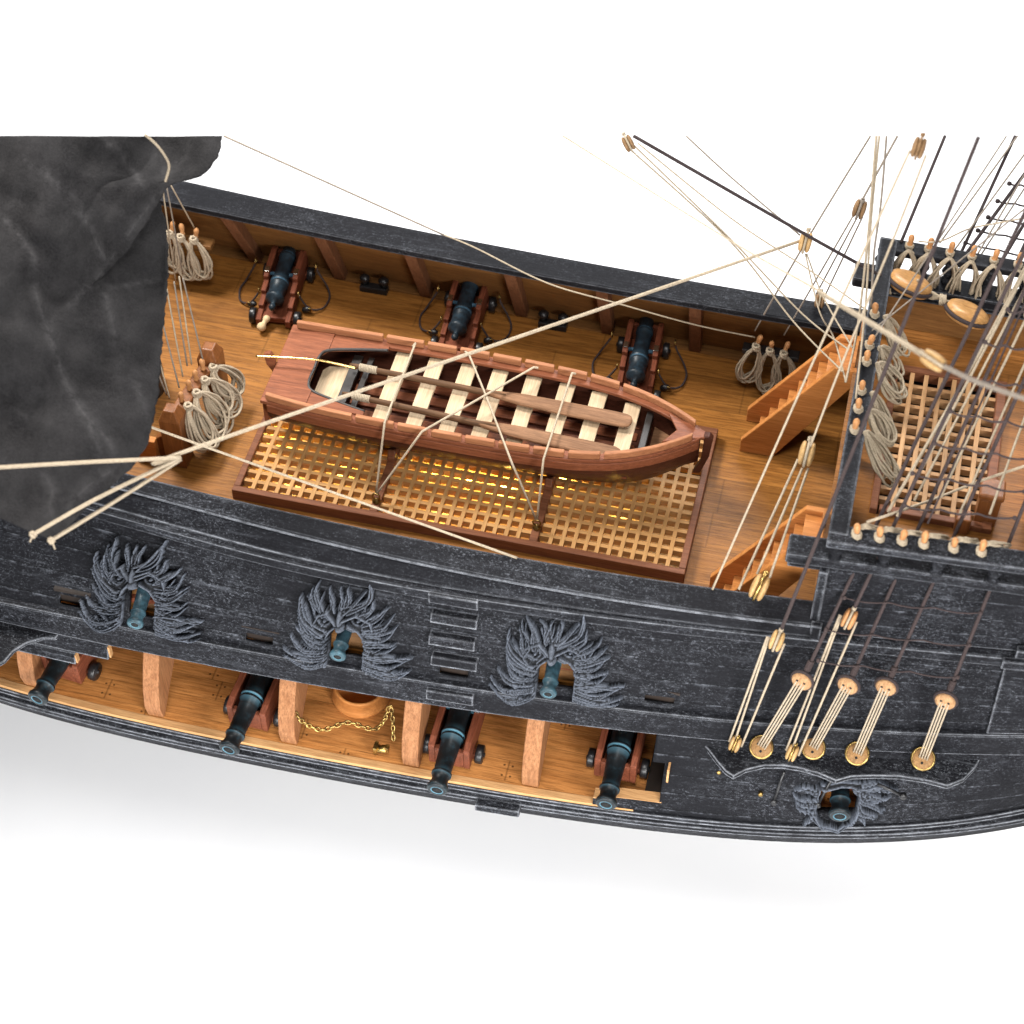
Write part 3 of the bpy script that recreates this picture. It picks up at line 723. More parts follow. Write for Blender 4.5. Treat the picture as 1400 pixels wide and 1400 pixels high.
# ------------------------------------------------------------------ ship's boat
boat = thing('ships_boat', 'red brown wooden rowing boat with pale thwarts lying on the hatch grating', 'boat')
BYC = .365; BZ = .40
bxs = [-1.33, -1.15, -.9, -.6, -.3, 0, .25, .45, .60, .72, .82, .885]
bhw = [.268, .283, .293, .298, .298, .292, .278, .245, .195, .135, .068, .018]
def bw_(x): 
    return float(np.interp(x, bxs, bhw))
def bsm(x):
    return (bw_(x-.06)+2*bw_(x)+bw_(x+.06))/4 if -1.25 < x < .80 else bw_(x)
def bz(x): return BZ+.045*max(0, (x-.25)/.65)**2+.02*max(0, (-.9-x)/.45)**2
def byc(x): return BYC-.012*(x+1.33)/2.2
def bsec(x, k=1.0, inset=0.0):
    w_ = max(.008, bsm(x)-inset); zt_ = bz(x)-.03; kb = .088+.16*max(0, (x-.45)/.43)**2+.05*max(0, (-.9-x)/.45)
    ws = w_*1.05
    half = [(w_, zt_), (ws*.985, zt_-.06), (ws*.87, zt_-.13), (ws*.60, kb+.035+inset*.4), (.012, kb+inset*.4)]
    c_ = byc(x)
    return [(c_-y, z) for y, z in half]+[(c_+y, z) for y, z in reversed(half)]
bx_s = [-1.30+.04*i for i in range(55)]; bx_s = [x for x in bx_s if x < .875]+[.88]
MB().sweep(lambda x: bsec(x)+bsec(x, inset=.028)[::-1], bx_s, True, True).build('boat_hull', M['maho_d'], boat)
mb = MB(); mb.sweep(lambda x: [(byc(x)-bsm(x)*.80, bz(x)-.19), (byc(x)+bsm(x)*.80, bz(x)-.19), (byc(x)+bsm(x)*.80, bz(x)-.20), (byc(x)-bsm(x)*.80, bz(x)-.20)], [x for x in bx_s if -1.2 < x < .72])
mb.build('floor_board', M['maho_d'], boat)
for yy in (-.17, -.085, 0, .085, .17):
    m_ = MB(); m_.box((-.2, BYC+yy, BZ-.18), (1.5, .055, .012)); m_.build('floor_plank', M['maho'], boat, bevel=.003)
# wide gunwale cap
for sgn in (-1, 1):
    MB().sweep(lambda x: [(byc(x)+sgn*(bsm(x)+.012), bz(x)), (byc(x)+sgn*max(.004, bsm(x)-.048), bz(x)), (byc(x)+sgn*max(.004, bsm(x)-.048), bz(x)-.022), (byc(x)+sgn*(bsm(x)+.012), bz(x)-.022)], [x for x in bx_s if x > -1.12]).build('gunwale', M['maho'], boat, bevel=.004)
    MB().sweep(lambda x: [(byc(x)+sgn*(bsm(x)+.018), bz(x)-.022), (byc(x)+sgn*(bsm(x)+.004), bz(x)-.022), (byc(x)+sgn*(bsm(x)+.004), bz(x)-.075), (byc(x)+sgn*(bsm(x)+.018), bz(x)-.075)], bx_s).build('rubbing_strake', M['maho'], boat, bevel=.004)
    # raised washstrake pieces with rowlock gaps between
    brk = [-1.315, -.835, -.615, -.44, -.265, -.095, .08, .255, .43, .855]
    for i in range(len(brk)-1):
        x0, x1 = brk[i]+.010, brk[i+1]-.010
        rows = [x0+(x1-x0)*k/10 for k in range(11)]
        hgt = .042
        MB().sweep(lambda x: [(byc(x)+sgn*(bsm(x)+.006), bz(x)+hgt), (byc(x)+sgn*max(.006, bsm(x)-.018), bz(x)+hgt), (byc(x)+sgn*max(.006, bsm(x)-.018), bz(x)), (byc(x)+sgn*(bsm(x)+.006), bz(x))], rows).build('washstrake', M['maho_l'], boat, bevel=.005)
# stern deck with cockpit cut-out
def sz(x): return bz(x)-.001
ys_ = lambda x: bsm(x)+.012
mb = MB()
oL = [(-1.335, byc(-1.33)-ys_(-1.33)), (-1.10, byc(-1.1)-ys_(-1.1)), (-1.10, byc(-1.1)-.15), (-1.13, byc(-1.1)-.11), (-1.13, byc(-1.1)+.11), (-1.10, byc(-1.1)+.15), (-1.10, byc(-1.1)+ys_(-1.1)), (-1.335, byc(-1.33)+ys_(-1.33))]
mb.prism(oL, 'z', BZ-.012, BZ+.012); mb.build('stern_deck', M['maho'], boat, bevel=.004)
for sgn in (-1, 1):
    m_ = MB(); c_ = byc(-1.0)
    m_.prism([(-1.10, c_+sgn*.15), (-1.10, c_+sgn*.245), (-.80, c_+sgn*.252), (-.80, c_+sgn*.225)], 'z', BZ-.010, BZ+.008); m_.build('side_bench', M['maho'], boat, bevel=.003)
    m_ = MB(); m_.tube(cr([(-1.135, c_, BZ+.005), (-1.135, c_+sgn*.09, BZ+.005), (-1.10, c_+sgn*.148, BZ+.005), (-.95, c_+sgn*.19, BZ+.004), (-.80, c_+sgn*.222, BZ+.002)], 6), .009, 6)
    m_.build('coaming', M['soot'], boat)
mb = MB(); mb.prism([(-1.125, BYC-.10), (-1.10, BYC-.135), (-.98, BYC-.15), (-.98, BYC+.15), (-1.10, BYC+.135), (-1.125, BYC+.10)], 'z', BZ-.12, BZ-.10); mb.build('stern_seat', M['thwart'], boat, bevel=.003)
for x, w__ in ((-.955, .05), (-.885, .03)):
    m_ = MB(); m_.box((x, BYC, BZ-.06), (w__, .40, .02)); m_.build('stern_frame', M['soot'], boat, bevel=.003)
mb = MB(); mb.box((-1.325, byc(-1.33), .29), (.025, .50, .20)); mb.build('transom', M['maho'], boat, bevel=.004)
m_ = MB(); p = P(374, 490, z=.44); m_.prism([(-1.338, .22), (-1.338, .44), (-1.36, .485), (-1.395, .47), (-1.385, .40), (-1.36, .36), (-1.358, .22)], 'y', p.y-.014, p.y+.014); m_.build('rudder', M['maho'], boat, bevel=.004)
m_ = MB(); m_.tube(cr([P(350, 487, z=.465), P(372, 488, z=.468), P(410, 490, z=.475), P(445, 494, z=.475), P(487, 504, z=.45)], 6), .0065, 8); m_.build('tiller', M['gold'], boat)
ths = [((548, 491), (523, 567)), ((594, 498), (566, 581)), ((638, 506), (610, 593)), ((681, 513), (654, 601)), ((727, 524), (700, 613)), ((773, 533), (747, 624)), ((818, 544), (793, 630)), ((864, 558), (844, 633))]
for (ax, ay), (cx_, cy_) in ths:
    p = P((ax+cx_)/2, (ay+cy_)/2, z=.362); L = 2*(bsm(p.x)-.03)
    m_ = MB(); m_.box((p.x, byc(p.x), .352), (.082, L, .018)); m_.build('thwart', M['thwart'], boat, bevel=.003)
# bow: breast hook, stem, inner frame
m_ = MB(); m_.prism([(.70, byc(.7)-.10), (.76, byc(.8)), (.70, byc(.7)+.10), (.83, byc(.83)+.05), (.905, byc(.88)+.02), (.905, byc(.88)-.02), (.83, byc(.83)-.05)], 'z', BZ+.028, BZ+.044); m_.build('breast_hook', M['maho'], boat, bevel=.004)
m_ = MB(); m_.prism([(.86, .16), (.895, .26), (.90, .40), (.895, .445), (.925, .45), (.945, .43), (.935, .30), (.90, .17)], 'y', byc(.88)-.02, byc(.88)+.02); m_.build('stem', M['maho_d'], boat, bevel=.006)
m_ = MB(); m_.box((.60, byc(.6), .33), (.035, .34, .05)); m_.build('bow_frame', M['soot'], boat, bevel=.004)
m_ = MB(); m_.prism([(.63, byc(.6)-.15), (.63, byc(.6)+.15), (.80, byc(.6)+.05), (.80, byc(.6)-.05)], 'z', .26, .275); m_.build('bow_sheets', M['oar'], boat)

def oar(p0, p1, label):
    a = P(*p0, z=.395); b2 = P(*p1, z=.395); d = b2-a; L = d.length; ang = atan2(d.y, d.x)
    r = thing('oar', label, 'oar', a, ang, 'oars in the boat')
    m_ = MB(); m_.tube([(L*t_, 0, 0) for t_ in (0, .02, .06, .25, .45, .56)], [.010, .013, .014, .017, .017, .015], 10); m_.build('loom', M['oarloom'], r)
    m_ = MB()
    st = [(.50, .014, .014), (.56, .028, .013), (.62, .040, .011), (.75, .046, .010), (.93, .050, .009), (.975, .048, .008), (.992, .038, .007), (1.0, .015, .005)]
    vs = []; fs = []
    for t_, w2, h2 in st:
        for k in range(10):
            q = 2*pi*k/10; cx2, sx2 = cos(q), sin(q)
            vs.append((L*t_, w2*math.copysign(abs(cx2)**.6, cx2), h2*math.copysign(abs(sx2)**.6, sx2)))
    for i in range(len(st)-1):
        for k in range(10): fs.append((i*10+k, i*10+(k+1) % 10, (i+1)*10+(k+1) % 10, (i+1)*10+k))
    fs += [tuple(range(10)), tuple(range(len(st)*10-10, len(st)*10))]
    m_.add(vs, fs, True); m_.build('blade', M['oar'], r)
    m_ = MB()
    m_.tube([(.055+.095*k/132, .0165*cos(2*pi*k/12), .0165*sin(2*pi*k/12)) for k in range(133)], .0046, 5); m_.build('whipping', M['rope'], r)
oar((478, 499), (864, 577), 'far oar in the boat, its blade tip ending farther toward the bow')
oar((468, 538), (848, 622), 'near oar in the boat, nearest to the ship side with the open guns')

# ------------------------------------------------------------------ ropes
def rope(name, pts, r, mat, label, cat='rope', group=None, sag=0, n=5, smooth=True, seg=8):
    if len(pts) == 2:
        a, b2 = Vector(pts[0]), Vector(pts[1]); pts = [a.lerp(b2, k/14)+Vector((0, 0, -sag*4*(k/14)*(1-k/14))) for k in range(15)]
    elif smooth: pts = cr(pts, seg)
    m_ = MB(); m_.tube(pts, r, n); o = m_.build(name, M[mat]); tag(o, label, cat, group); return o
zg = BZ+.045
eb = [Vector((bx[0], P(521, 684, z=.085).y, .12)), Vector((bx[1], P(735, 719, z=.085).y, .12))]
LG = 'cords lashing the boat down'
def poly(name, pts, r, mat, label, cat, group=None):
    out_ = []
    for a, b2 in zip(pts[:-1], pts[1:]): out_ += [a.lerp(b2, k/5) for k in range(5)]
    out_.append(pts[-1]); m_ = MB(); m_.tube(out_, r, 5); o = m_.build(name, M[mat]); return tag(o, label, cat, group)
poly('boat_lashing', [P(564, 474, z=zg+.0), P(568, 469, z=zg+.01), P(540, 540, z=zg), P(526, 577, z=zg+.01), eb[0]], .0062, 'rope', 'pale cord over the boat nearest its stern, tied straight down to the left eyebolt', 'lashing', LG)
poly('boat_lashing', [P(736, 503, z=zg+.01), P(730, 502, z=zg+.01), P(577, 590, z=zg+.01), eb[0]], .0062, 'rope', 'pale cord slanting across the boat from the far gunwale down to the left eyebolt', 'lashing', LG)
poly('boat_lashing', [P(636, 481, z=zg), P(641, 484, z=zg+.01), P(664, 540, z=zg), P(700, 633, z=zg+.01), eb[1]], .0062, 'rope', 'pale cord slanting across the boat and crossing the other cord, down to the right eyebolt', 'lashing', LG)
poly('boat_lashing', [P(787, 511, z=zg), P(782, 510, z=zg+.01), P(743, 628, z=zg+.01), eb[1]], .0062, 'rope', 'pale cord over the boat nearest its bow, tied straight down to the right eyebolt', 'lashing', LG)

# ------------------------------------------------------------------ cannons
def cannon_proto(name, bm_, label, br=1.0, rope_=None, zf=.17, front=.25):
    r = thing(name, label, 'cannon')
    m_ = MB()
    prof = [(.004, -.325), (.018, -.320), (.025, -.305), (.024, -.290), (.013, -.275), (.015, -.268), (.040, -.255), (.058, -.238), (.0665, -.230), (.0665, -.215), (.060, -.208), (.0585, -.12),
            (.0655, -.112), (.0655, -.096), (.058, -.088), (.0665, -.080), (.0665, -.066), (.056, -.058), (.053, .14), (.060, .147), (.060, .161), (.0525, .166), (.057, .172), (.057, .184), (.050, .19), (.043, .375), (.050, .383), (.050, .395), (.043, .402), (.040, .425), (.044, .445), (.053, .462), (.053, .474), (.046, .482), (.027, .484), (.025, .478)]
    T = Matrix.Translation((0, 0, zf))
    m_.lathe([(r_*br, h) for r_, h in prof], 44, T, 'y', False)
    m_.lathe([(.0125, -.075), (.0125, .075)], 12, T @ Matrix.Rotation(pi/2, 4, 'Y') @ Matrix.Translation((0, 0, 0)), 'z')
    b2 = m_.build('barrel', bm_, r)
    m2 = MB(); m2.lathe([(.0255*br, .479), (.0245*br, .30)], 16, T, 'y', True); m2.build('bore', M['bore'], b2)  # capped plug, its black paints the shade inside the muzzle
    car = MB()
    ch = [(-.33, .035), (front, .035), (front, .185), (front-.05, .20), (-.01, .20), (-.05, .188), (-.05, .158), (-.14, .152), (-.14, .122), (-.235, .117), (-.235, .09), (-.33, .085)]
    for sx in (-1, 1): car.prism(ch, 'x', sx*.072, sx*.104)
    car.box((0, (front-.34)/2, .062), (.15, front+.24, .022)); car.box((0, front-.015, .10), (.145, .028, .13))
    for y in (-.26, .16): car.box((0, y, .046), (.26, .05, .035))
    car.build('carriage', M['carriage'], r, bevel=.005)
    for y in (-.26, .16):
        for sx in (-1, 1):
            m_ = MB(); m_.lathe([(.010, -.018), (.046, -.018), (.049, -.012), (.049, .012), (.046, .018), (.012, .018), (.012, .026)], 18, Matrix.Translation((sx*.134, y, .049)) @ Matrix.Rotation(pi/2*sx, 4, 'Y')); m_.build('wheel', M['iron'], r)
    for sx in (-1, 1):
        m_ = MB(); m_.box((sx*.088, .0, .203), (.028, .05, .008)); m_.build('trunnion_cap', M['steel'], r, bevel=.002)
        m_ = MB(); m_.tube([(sx*.12, -.12+.016*cos(q), .13+.016*sin(q)) for q in [2*pi*k/10 for k in range(10)]], .0045, 5, True); m_.build('ring', M['brass'], r)
    if rope_:
        for sx in (-1, 1):
            m_ = MB(); m_.tube(cr([(sx*.12, -.12, .12), (sx*.18, -.14, .04), (sx*.25, -.10, .014), (sx*.275, .0, .014), (sx*.25, .08, .03), (sx*.20, .10, .12), (sx*.185, .11, .15)], 8), .0062, 6); m_.build('breeching_rope', M['ropeb'], r)
            m_ = MB(); m_.tube([(sx*.185, .115+.02*cos(q), .16+.02*sin(q)) for q in [2*pi*k/10 for k in range(10)]], .005, 5, True); m_.build('wall_ring', M['brass'], r)
            m_ = MB(); m_.lathe([(.004, -.03), (.017, -.02), (.020, 0), (.017, .02), (.004, .03)], 10, Matrix.Translation((sx*.165, -.145, .035)) @ Matrix.Rotation(1.2, 4, 'Y')); m_.build('tackle_block', M['iron'], r)
            m_ = MB(); m_.tube([(sx*.185+.014*cos(q), -.155, .04+.014*sin(q)) for q in [2*pi*k/10 for k in range(10)]], .004, 5, True); m_.build('hook', M['brass'], r)
    return r
def place_cannon(r, mpx, apx, floor, zf=.17, muzzle=.484, ref='muzzle', flip=False):
    z = floor+zf; a = P(*mpx, z=z); b2 = P(*apx, z=z); d = (a-b2) if ref == 'muzzle' else (b2-a); d.z = 0; d.normalize()
    off = muzzle if ref == 'muzzle' else -.32*.86
    r.location = (a.x-d.x*off, a.y-d.y*off, floor); r.rotation_euler = (0, 0, atan2(d.y, d.x)-pi/2)
def label_(r, l, g_): r['label'] = l; r['group'] = g_
G1 = 'cannons along the far bulwark'; G2 = 'cannons in the upper gunports'; G3 = 'cannons on the open gun deck'
c0 = cannon_proto('deck_cannon', M['bronze'], 'blue black cannon on red carriage at far bulwark, a pale peg lying behind it', .84, rope_=True); c0['group'] = G1
c1 = copy_tree(c0); c2 = copy_tree(c0)
for c_ in (c0, c1, c2): c_.scale = (.93, .86, .95)
place_cannon(c0, (371, 421), (393, 350), 0, ref='breech'); place_cannon(c1, (621, 462), (640, 400), 0, ref='breech'); place_cannon(c2, (866, 528), (882, 450), 0, ref='breech')
label_(c1, 'blue black deck cannon at far bulwark directly behind the middle of the boat', G1); label_(c2, 'dark deck cannon at far bulwark behind the bow of the boat, in shadow', G1)
for c_ in (c1, c2):
    pass
p = P(361, 441, z=.05)
m_ = MB(); m_.lathe([(.006, 0), (.020, .006), (.026, .02), (.024, .034), (.015, .046), (.013, .056), (.018, .066), (.021, .078), (.016, .092), (.004, .097)], 14, Matrix.Translation((p.x-.012, p.y-.05, .035)) @ Matrix.Rotation(-1.15, 4, 'X') @ Matrix.Rotation(.3, 4, 'Y'))
tag(m_.build('wooden_peg', M['pale']), 'small pale turned wooden peg on the deck behind the left far cannon', 'peg')
u0 = cannon_proto('port_cannon', M['bronzelt'], 'blue green cannon muzzle in the left carved gunport', .74, front=.06); u0['group'] = G2
us = [u0]+[copy_tree(u0) for _ in range(3)]
for r, m0, a0, l in zip(us, ((184, 855), (461, 899), (749, 950), (-90, 815)), ((200, 800), (472, 862), (759, 900), (-72, 765)), ('blue green cannon muzzle in the carved gunport above the leftmost open gun bays', 'blue green cannon muzzle in the middle carved gunport above the hanging chain', 'blue green cannon muzzle in the carved gunport right of the boarding steps', 'cannon in the carved gunport cut off by the left picture edge')):
    place_cannon(r, m0, a0, 0); r.scale = (1, .78, 1); label_(r, l, G2); dd_ = Vector((cos(r.rotation_euler.z+pi/2), sin(r.rotation_euler.z+pi/2), 0)); r.location += dd_*.484*.22
l0 = cannon_proto('gun_deck_cannon', M['bronzedk'], 'black cannon on gun deck'); l0['group'] = G3
ls = [l0]+[copy_tree(l0) for _ in range(4)]
for r, m0, a0, l in zip(ls, ((50, 957), (312, 1026), (597, 1081), (828, 1101), (1148, 1117)), ((82, 905), (352, 938), (625, 987), (850, 1010), (1149, 1080)), ('black gun deck cannon farthest left, under the broken plank ends', 'black gun deck cannon left of the brass chain', 'black gun deck cannon just right of the brass chain', 'black gun deck cannon by the stepped end of the lower opening, beside a square port', 'black cannon muzzle in the winged carved port below the deadeye shelf')):
    place_cannon(r, m0, a0, -.6); label_(r, l, G3)

# ------------------------------------------------------------------ gunport carvings (relief built as a height field on the wall)
def seg_d(PX, PZ, a, b2):
    ax, az = a; dx, dz = b2[0]-ax, b2[1]-az; L2 = dx*dx+dz*dz+1e-12
    t_ = np.clip(((PX-ax)*dx+(PZ-az)*dz)/L2, 0, 1)
    return np.hypot(PX-(ax+t_*dx), PZ-(az+t_*dz)), t_, ((PX-ax)*dz-(PZ-az)*dx)/sqrt(L2)
def relief(strands, blobs, holes_, u0_, u1_, v0_, v1_, step, seed, base=0.0):
    nu = int((u1_-u0_)/step); nv = int((v1_-v0_)/step)
    U, V = np.meshgrid(np.linspace(u0_, u1_, nu), np.linspace(v0_, v1_, nv), indexing='ij')
    rg = np.random.RandomState(seed); lock = []
    for pts, r0, r1, hh in strands:
        if not (len(pts) == 3 and r1 < r0*.5): lock.append((pts, r0, r1, hh)); continue
        q = cr([Vector((p_[0], p_[1], 0)) for p_ in pts], 4); L_ = (q[-1]-q[0]).length; nn = (q[-1]-q[0]).normalized(); nn = Vector((-nn.y, nn.x, 0)); w0_ = rg.uniform(0, 6); am = L_*rg.uniform(.03, .075)
        sd_ = -1 if nn.y > 0 else 1; bow = sd_*rg.uniform(.10, .24) if abs(nn.y) > .35 else rg.choice([-1, 1])*rg.uniform(.05, .16)
        for o_ in (-1, 0, 1):
            f_ = rg.uniform(.80, 1.0) if o_ else 1.0; q2 = [q[0].lerp(q[-1], 0)]*0; n_ = len(q); oo = o_*r0*rg.uniform(.45, .62); tw = rg.uniform(-.25, .25)*r0
            for k in range(n_):
                t_ = k/(n_-1)*f_; i_ = min(int(t_*(n_-1)), n_-2); p_ = q[i_].lerp(q[i_+1], t_*(n_-1)-i_)
                d_ = bow*L_*(sin(pi*min(1, t_*1.05))*.8-t_*t_*.35)+am*sin(w0_+t_*6.5)*t_+oo*(1-t_**1.5)*.95+tw*sin(t_*7+o_)*.6
                q2.append((p_.x+nn.x*d_, p_.y+nn.y*d_))
            lock.append((q2, r0*.46, r1*.55, hh*rg.uniform(.72, 1.05)))
    strands = lock; H = np.zeros_like(U)
    for pts, r0, r1, hh in strands:
        m_ = len(pts)-1; ph = rg.uniform(0, 6)
        for i in range(m_):
            d_, t_, sd = seg_d(U, V, pts[i], pts[i+1]); tt = (i+t_)/m_
            rad = r0+(r1-r0)*tt**1.2
            k = d_/np.maximum(rad, 1e-4)
            h = hh*(1-.35*tt)*np.sqrt(np.clip(1-k*k, 0, 1))*(1+.22*np.cos(sd/np.maximum(rad, 1e-4)*5+ph))
            H = np.maximum(H, h)
    for (cx_, cy_, rx, ry, hh, rot) in blobs:
        c_, s_ = cos(rot), sin(rot); a = ((U-cx_)*c_+(V-cy_)*s_)/rx; b2 = (-(U-cx_)*s_+(V-cy_)*c_)/ry; k = a*a+b2*b2
        if hh > 0: H = np.maximum(H, hh*np.sqrt(np.clip(1-k, 0, 1)))
        else: H = np.where(k < 1, np.maximum(H+hh*(1-k), .004), H)
    for f in holes_: H = np.where(f(U, V), -1, H)
    H2 = H.copy()
    H2[H < 0] = 0; H2[(H >= 0) & (H < .003)] = -.004
    on = H > .0008
    return U, V, H2, on
def relief_mesh(name, mat, U, V, H, on, O, eu, ev, en, parent, hole=None):
    mb = MB(); nu, nv = U.shape; ids = -np.ones((nu, nv), int)
    def g(i, j):
        if ids[i, j] < 0:
            ids[i, j] = len(mb.v); p_ = O+eu*float(U[i, j])+ev*float(V[i, j])+en*float(H[i, j] if on[i, j] else -.012); mb.v.append(tuple(p_))
        return int(ids[i, j])
    for i in range(nu-1):
        for j in range(nv-1):
            if on[i, j] or on[i+1, j] or on[i, j+1] or on[i+1, j+1]:
                mb.f.append((g(i, j), g(i+1, j), g(i+1, j+1), g(i, j+1))); mb.sm.append(True)
    Hs = np.where(on, H, 0); B = Hs.copy()
    for _ in range(3): B = (B+np.roll(B, 1, 0)+np.roll(B, -1, 0)+np.roll(B, 1, 1)+np.roll(B, -1, 1))/5
    hv = np.clip((Hs-B)*230-.12+.22*np.clip((Hs-.03)/.05, 0, 1), 0, 1)*(Hs > .014)
    o = mb.build(name, mat, parent, recalc=False); val = np.zeros(len(mb.v)); k = ids >= 0; val[ids[k]] = hv[k]
    at = o.data.attributes.new('high', 'FLOAT', 'POINT'); at.data.foreach_set('value', val)
    return o
# strands traced on the middle port, given in picture pixels
def wall_frame(x, z=.17):
    p0 = Vector((x, wally(x, z), z)); eu = Vector((1, (wally(x+.05, z)-wally(x-.05, z))/.1, 0)).normalized()
    ev = Vector((0, wally(x, z+.05)-wally(x, z-.05), .1)).normalized(); en = eu.cross(ev).normalized()
    if en.y > 0: en = -en
    return p0, eu, ev, en
p0, eu, ev, en = wall_frame(PORTX[2])
def zq(zx, zy):
    q = onplane(300+zx/4, 750+zy/4, p0, en)-p0
    return (q.dot(eu), q.dot(ev))
S_ = []
def st(pts, r0, r1, h):
    S_.append(([zq(*p_) for p_ in pts], r0/4*.0037, r1/4*.0037, h))
for a in (([(590, 600), (470, 606), (355, 575)], 26, 5, .055), ([(588, 575), (460, 565), (357, 520)], 24, 5, .055), ([(575, 625), (470, 612), (380, 585)], 18, 6, .04),
          ([(588, 540), (480, 520), (392, 470)], 24, 5, .06), ([(590, 510), (505, 475), (425, 410)], 24, 5, .06), ([(592, 480), (500, 425), (425, 328)], 28, 5, .065),
          ([(585, 440), (505, 350), (435, 255)], 34, 8, .07), ([(595, 400), (540, 330), (495, 240)], 20, 6, .06), ([(600, 360), (565, 260), (545, 170)], 28, 8, .07),
          ([(610, 340), (545, 270), (512, 205)], 20, 6, .055), ([(640, 330), (628, 260), (615, 200)], 20, 7, .055), ([(680, 330), (672, 260), (680, 203)], 16, 6, .055),
          ([(690, 320), (708, 260), (722, 205)], 20, 8, .06), ([(700, 320), (800, 255), (850, 175)], 30, 12, .075), ([(770, 350), (830, 310), (855, 282)], 28, 10, .06),
          ([(790, 385), (870, 350), (935, 325)], 26, 10, .06), ([(800, 420), (890, 395), (968, 372)], 26, 8, .06), ([(800, 440), (900, 430), (980, 425)], 24, 8, .055),
          ([(800, 470), (890, 462), (970, 446)], 22, 6, .055), ([(800, 500), (890, 505), (970, 515)], 24, 8, .055), ([(800, 530), (890, 540), (975, 540)], 22, 6, .05),
          ([(800, 560), (930, 575), (1060, 602)], 30, 10, .06), ([(800, 590), (930, 605), (1050, 625)], 24, 6, .05), ([(800, 610), (930, 640), (1050, 680)], 26, 6, .055), ([(810, 640), (930, 665), (1040, 695)], 22, 5, .05),
          ([(585, 620), (582, 540), (598, 430), (640, 390)], 24, 26, .04), ([(812, 650), (808, 540), (792, 450), (740, 400)], 26, 28, .045),
          # brows, cheek lines and mouth corners
          ([(660, 372), (610, 318), (545, 345)], 20, 12, .085), ([(700, 360), (770, 338), (835, 385)], 20, 12, .085), ([(655, 390), (615, 425), (590, 470)], 22, 14, .07), ([(725, 400), (770, 430), (800, 480)], 24, 16, .075),
          ([(560, 340), (530, 390), (560, 430)], 14, 8, .06), ([(840, 385), (850, 430), (820, 470)], 18, 10, .06)): st(*a)
px_ = .0037/4
def bl(zx, zy, rx, ry, h, rot=0): u_, v_ = zq(zx, zy); return (u_, v_, rx*px_, ry*px_*1.25, h, rot)
BL = [bl(682, 362, 24, 55, .105), bl(682, 396, 32, 26, .115), bl(590, 385, 62, 48, .055), bl(775, 400, 66, 50, .055), bl(590, 368, 30, 18, -.035), bl(772, 372, 32, 18, -.035), bl(592, 372, 13, 9, .062), bl(775, 376, 13, 9, .062)]
rg = random.Random(3)
for pts, r0, r1, h in list(S_[:25]):        # finer strands between the traced ones
    for _ in range(1):
        j = lambda: rg.uniform(-.008, .008)
        k = rg.uniform(.55, .85)
        a = pts[0]; e = (pts[0][0]+(pts[-1][0]-pts[0][0])*k+j(), pts[0][1]+(pts[-1][1]-pts[0][1])*k+j()); md = (pts[1][0]+j(), pts[1][1]+j())
        S_.append(([(a[0]+j(), a[1]+j()), ((a[0]+md[0])/2+j()*.5, (a[1]+md[1])/2+j()*.5), e], r0*.40, r1*.6, h*1.05))
hl = [zq(600, 640), zq(604, 455), zq(640, 410), zq(720, 410), zq(790, 470), zq(792, 640)]
hu0, hu1 = hl[0][0], hl[5][0]; hv1 = hl[2][1]; hv0 = min(hl[0][1], hl[5][1])-.06
def inhole(U, V):
    arch = hv1-.9*np.maximum(0, np.abs((U-(hu0+hu1)/2)/((hu1-hu0)/2))-.55)*(hv1-hv0)*.5
    return (U > hu0) & (U < hu1) & (V > hv0) & (V < arch)
allu = [q[0] for s_ in S_ for q in s_[0]]; allv = [q[1] for s_ in S_ for q in s_[0]]
nose_u, nose_v = zq(682, 380)
for i, (npx, x) in enumerate(zip(((-98, 752), (189, 790), (470, 845), (757, 888)), PORTX)):
    f0, fu, fv, fn_ = wall_frame(x); U, V, H, on = relief(S_, BL, [inhole], min(allu)-.03, max(allu)+.03, min(allv)-.05, max(allv)+.03, .0040, 5+i)
    q = onplane(*npx, f0, fn_); O = q-fu*nose_u-fv*nose_v
    relief_mesh('gunport_carving', M['carve'], U, V, H, on, O, fu, fv, fn_, ship)
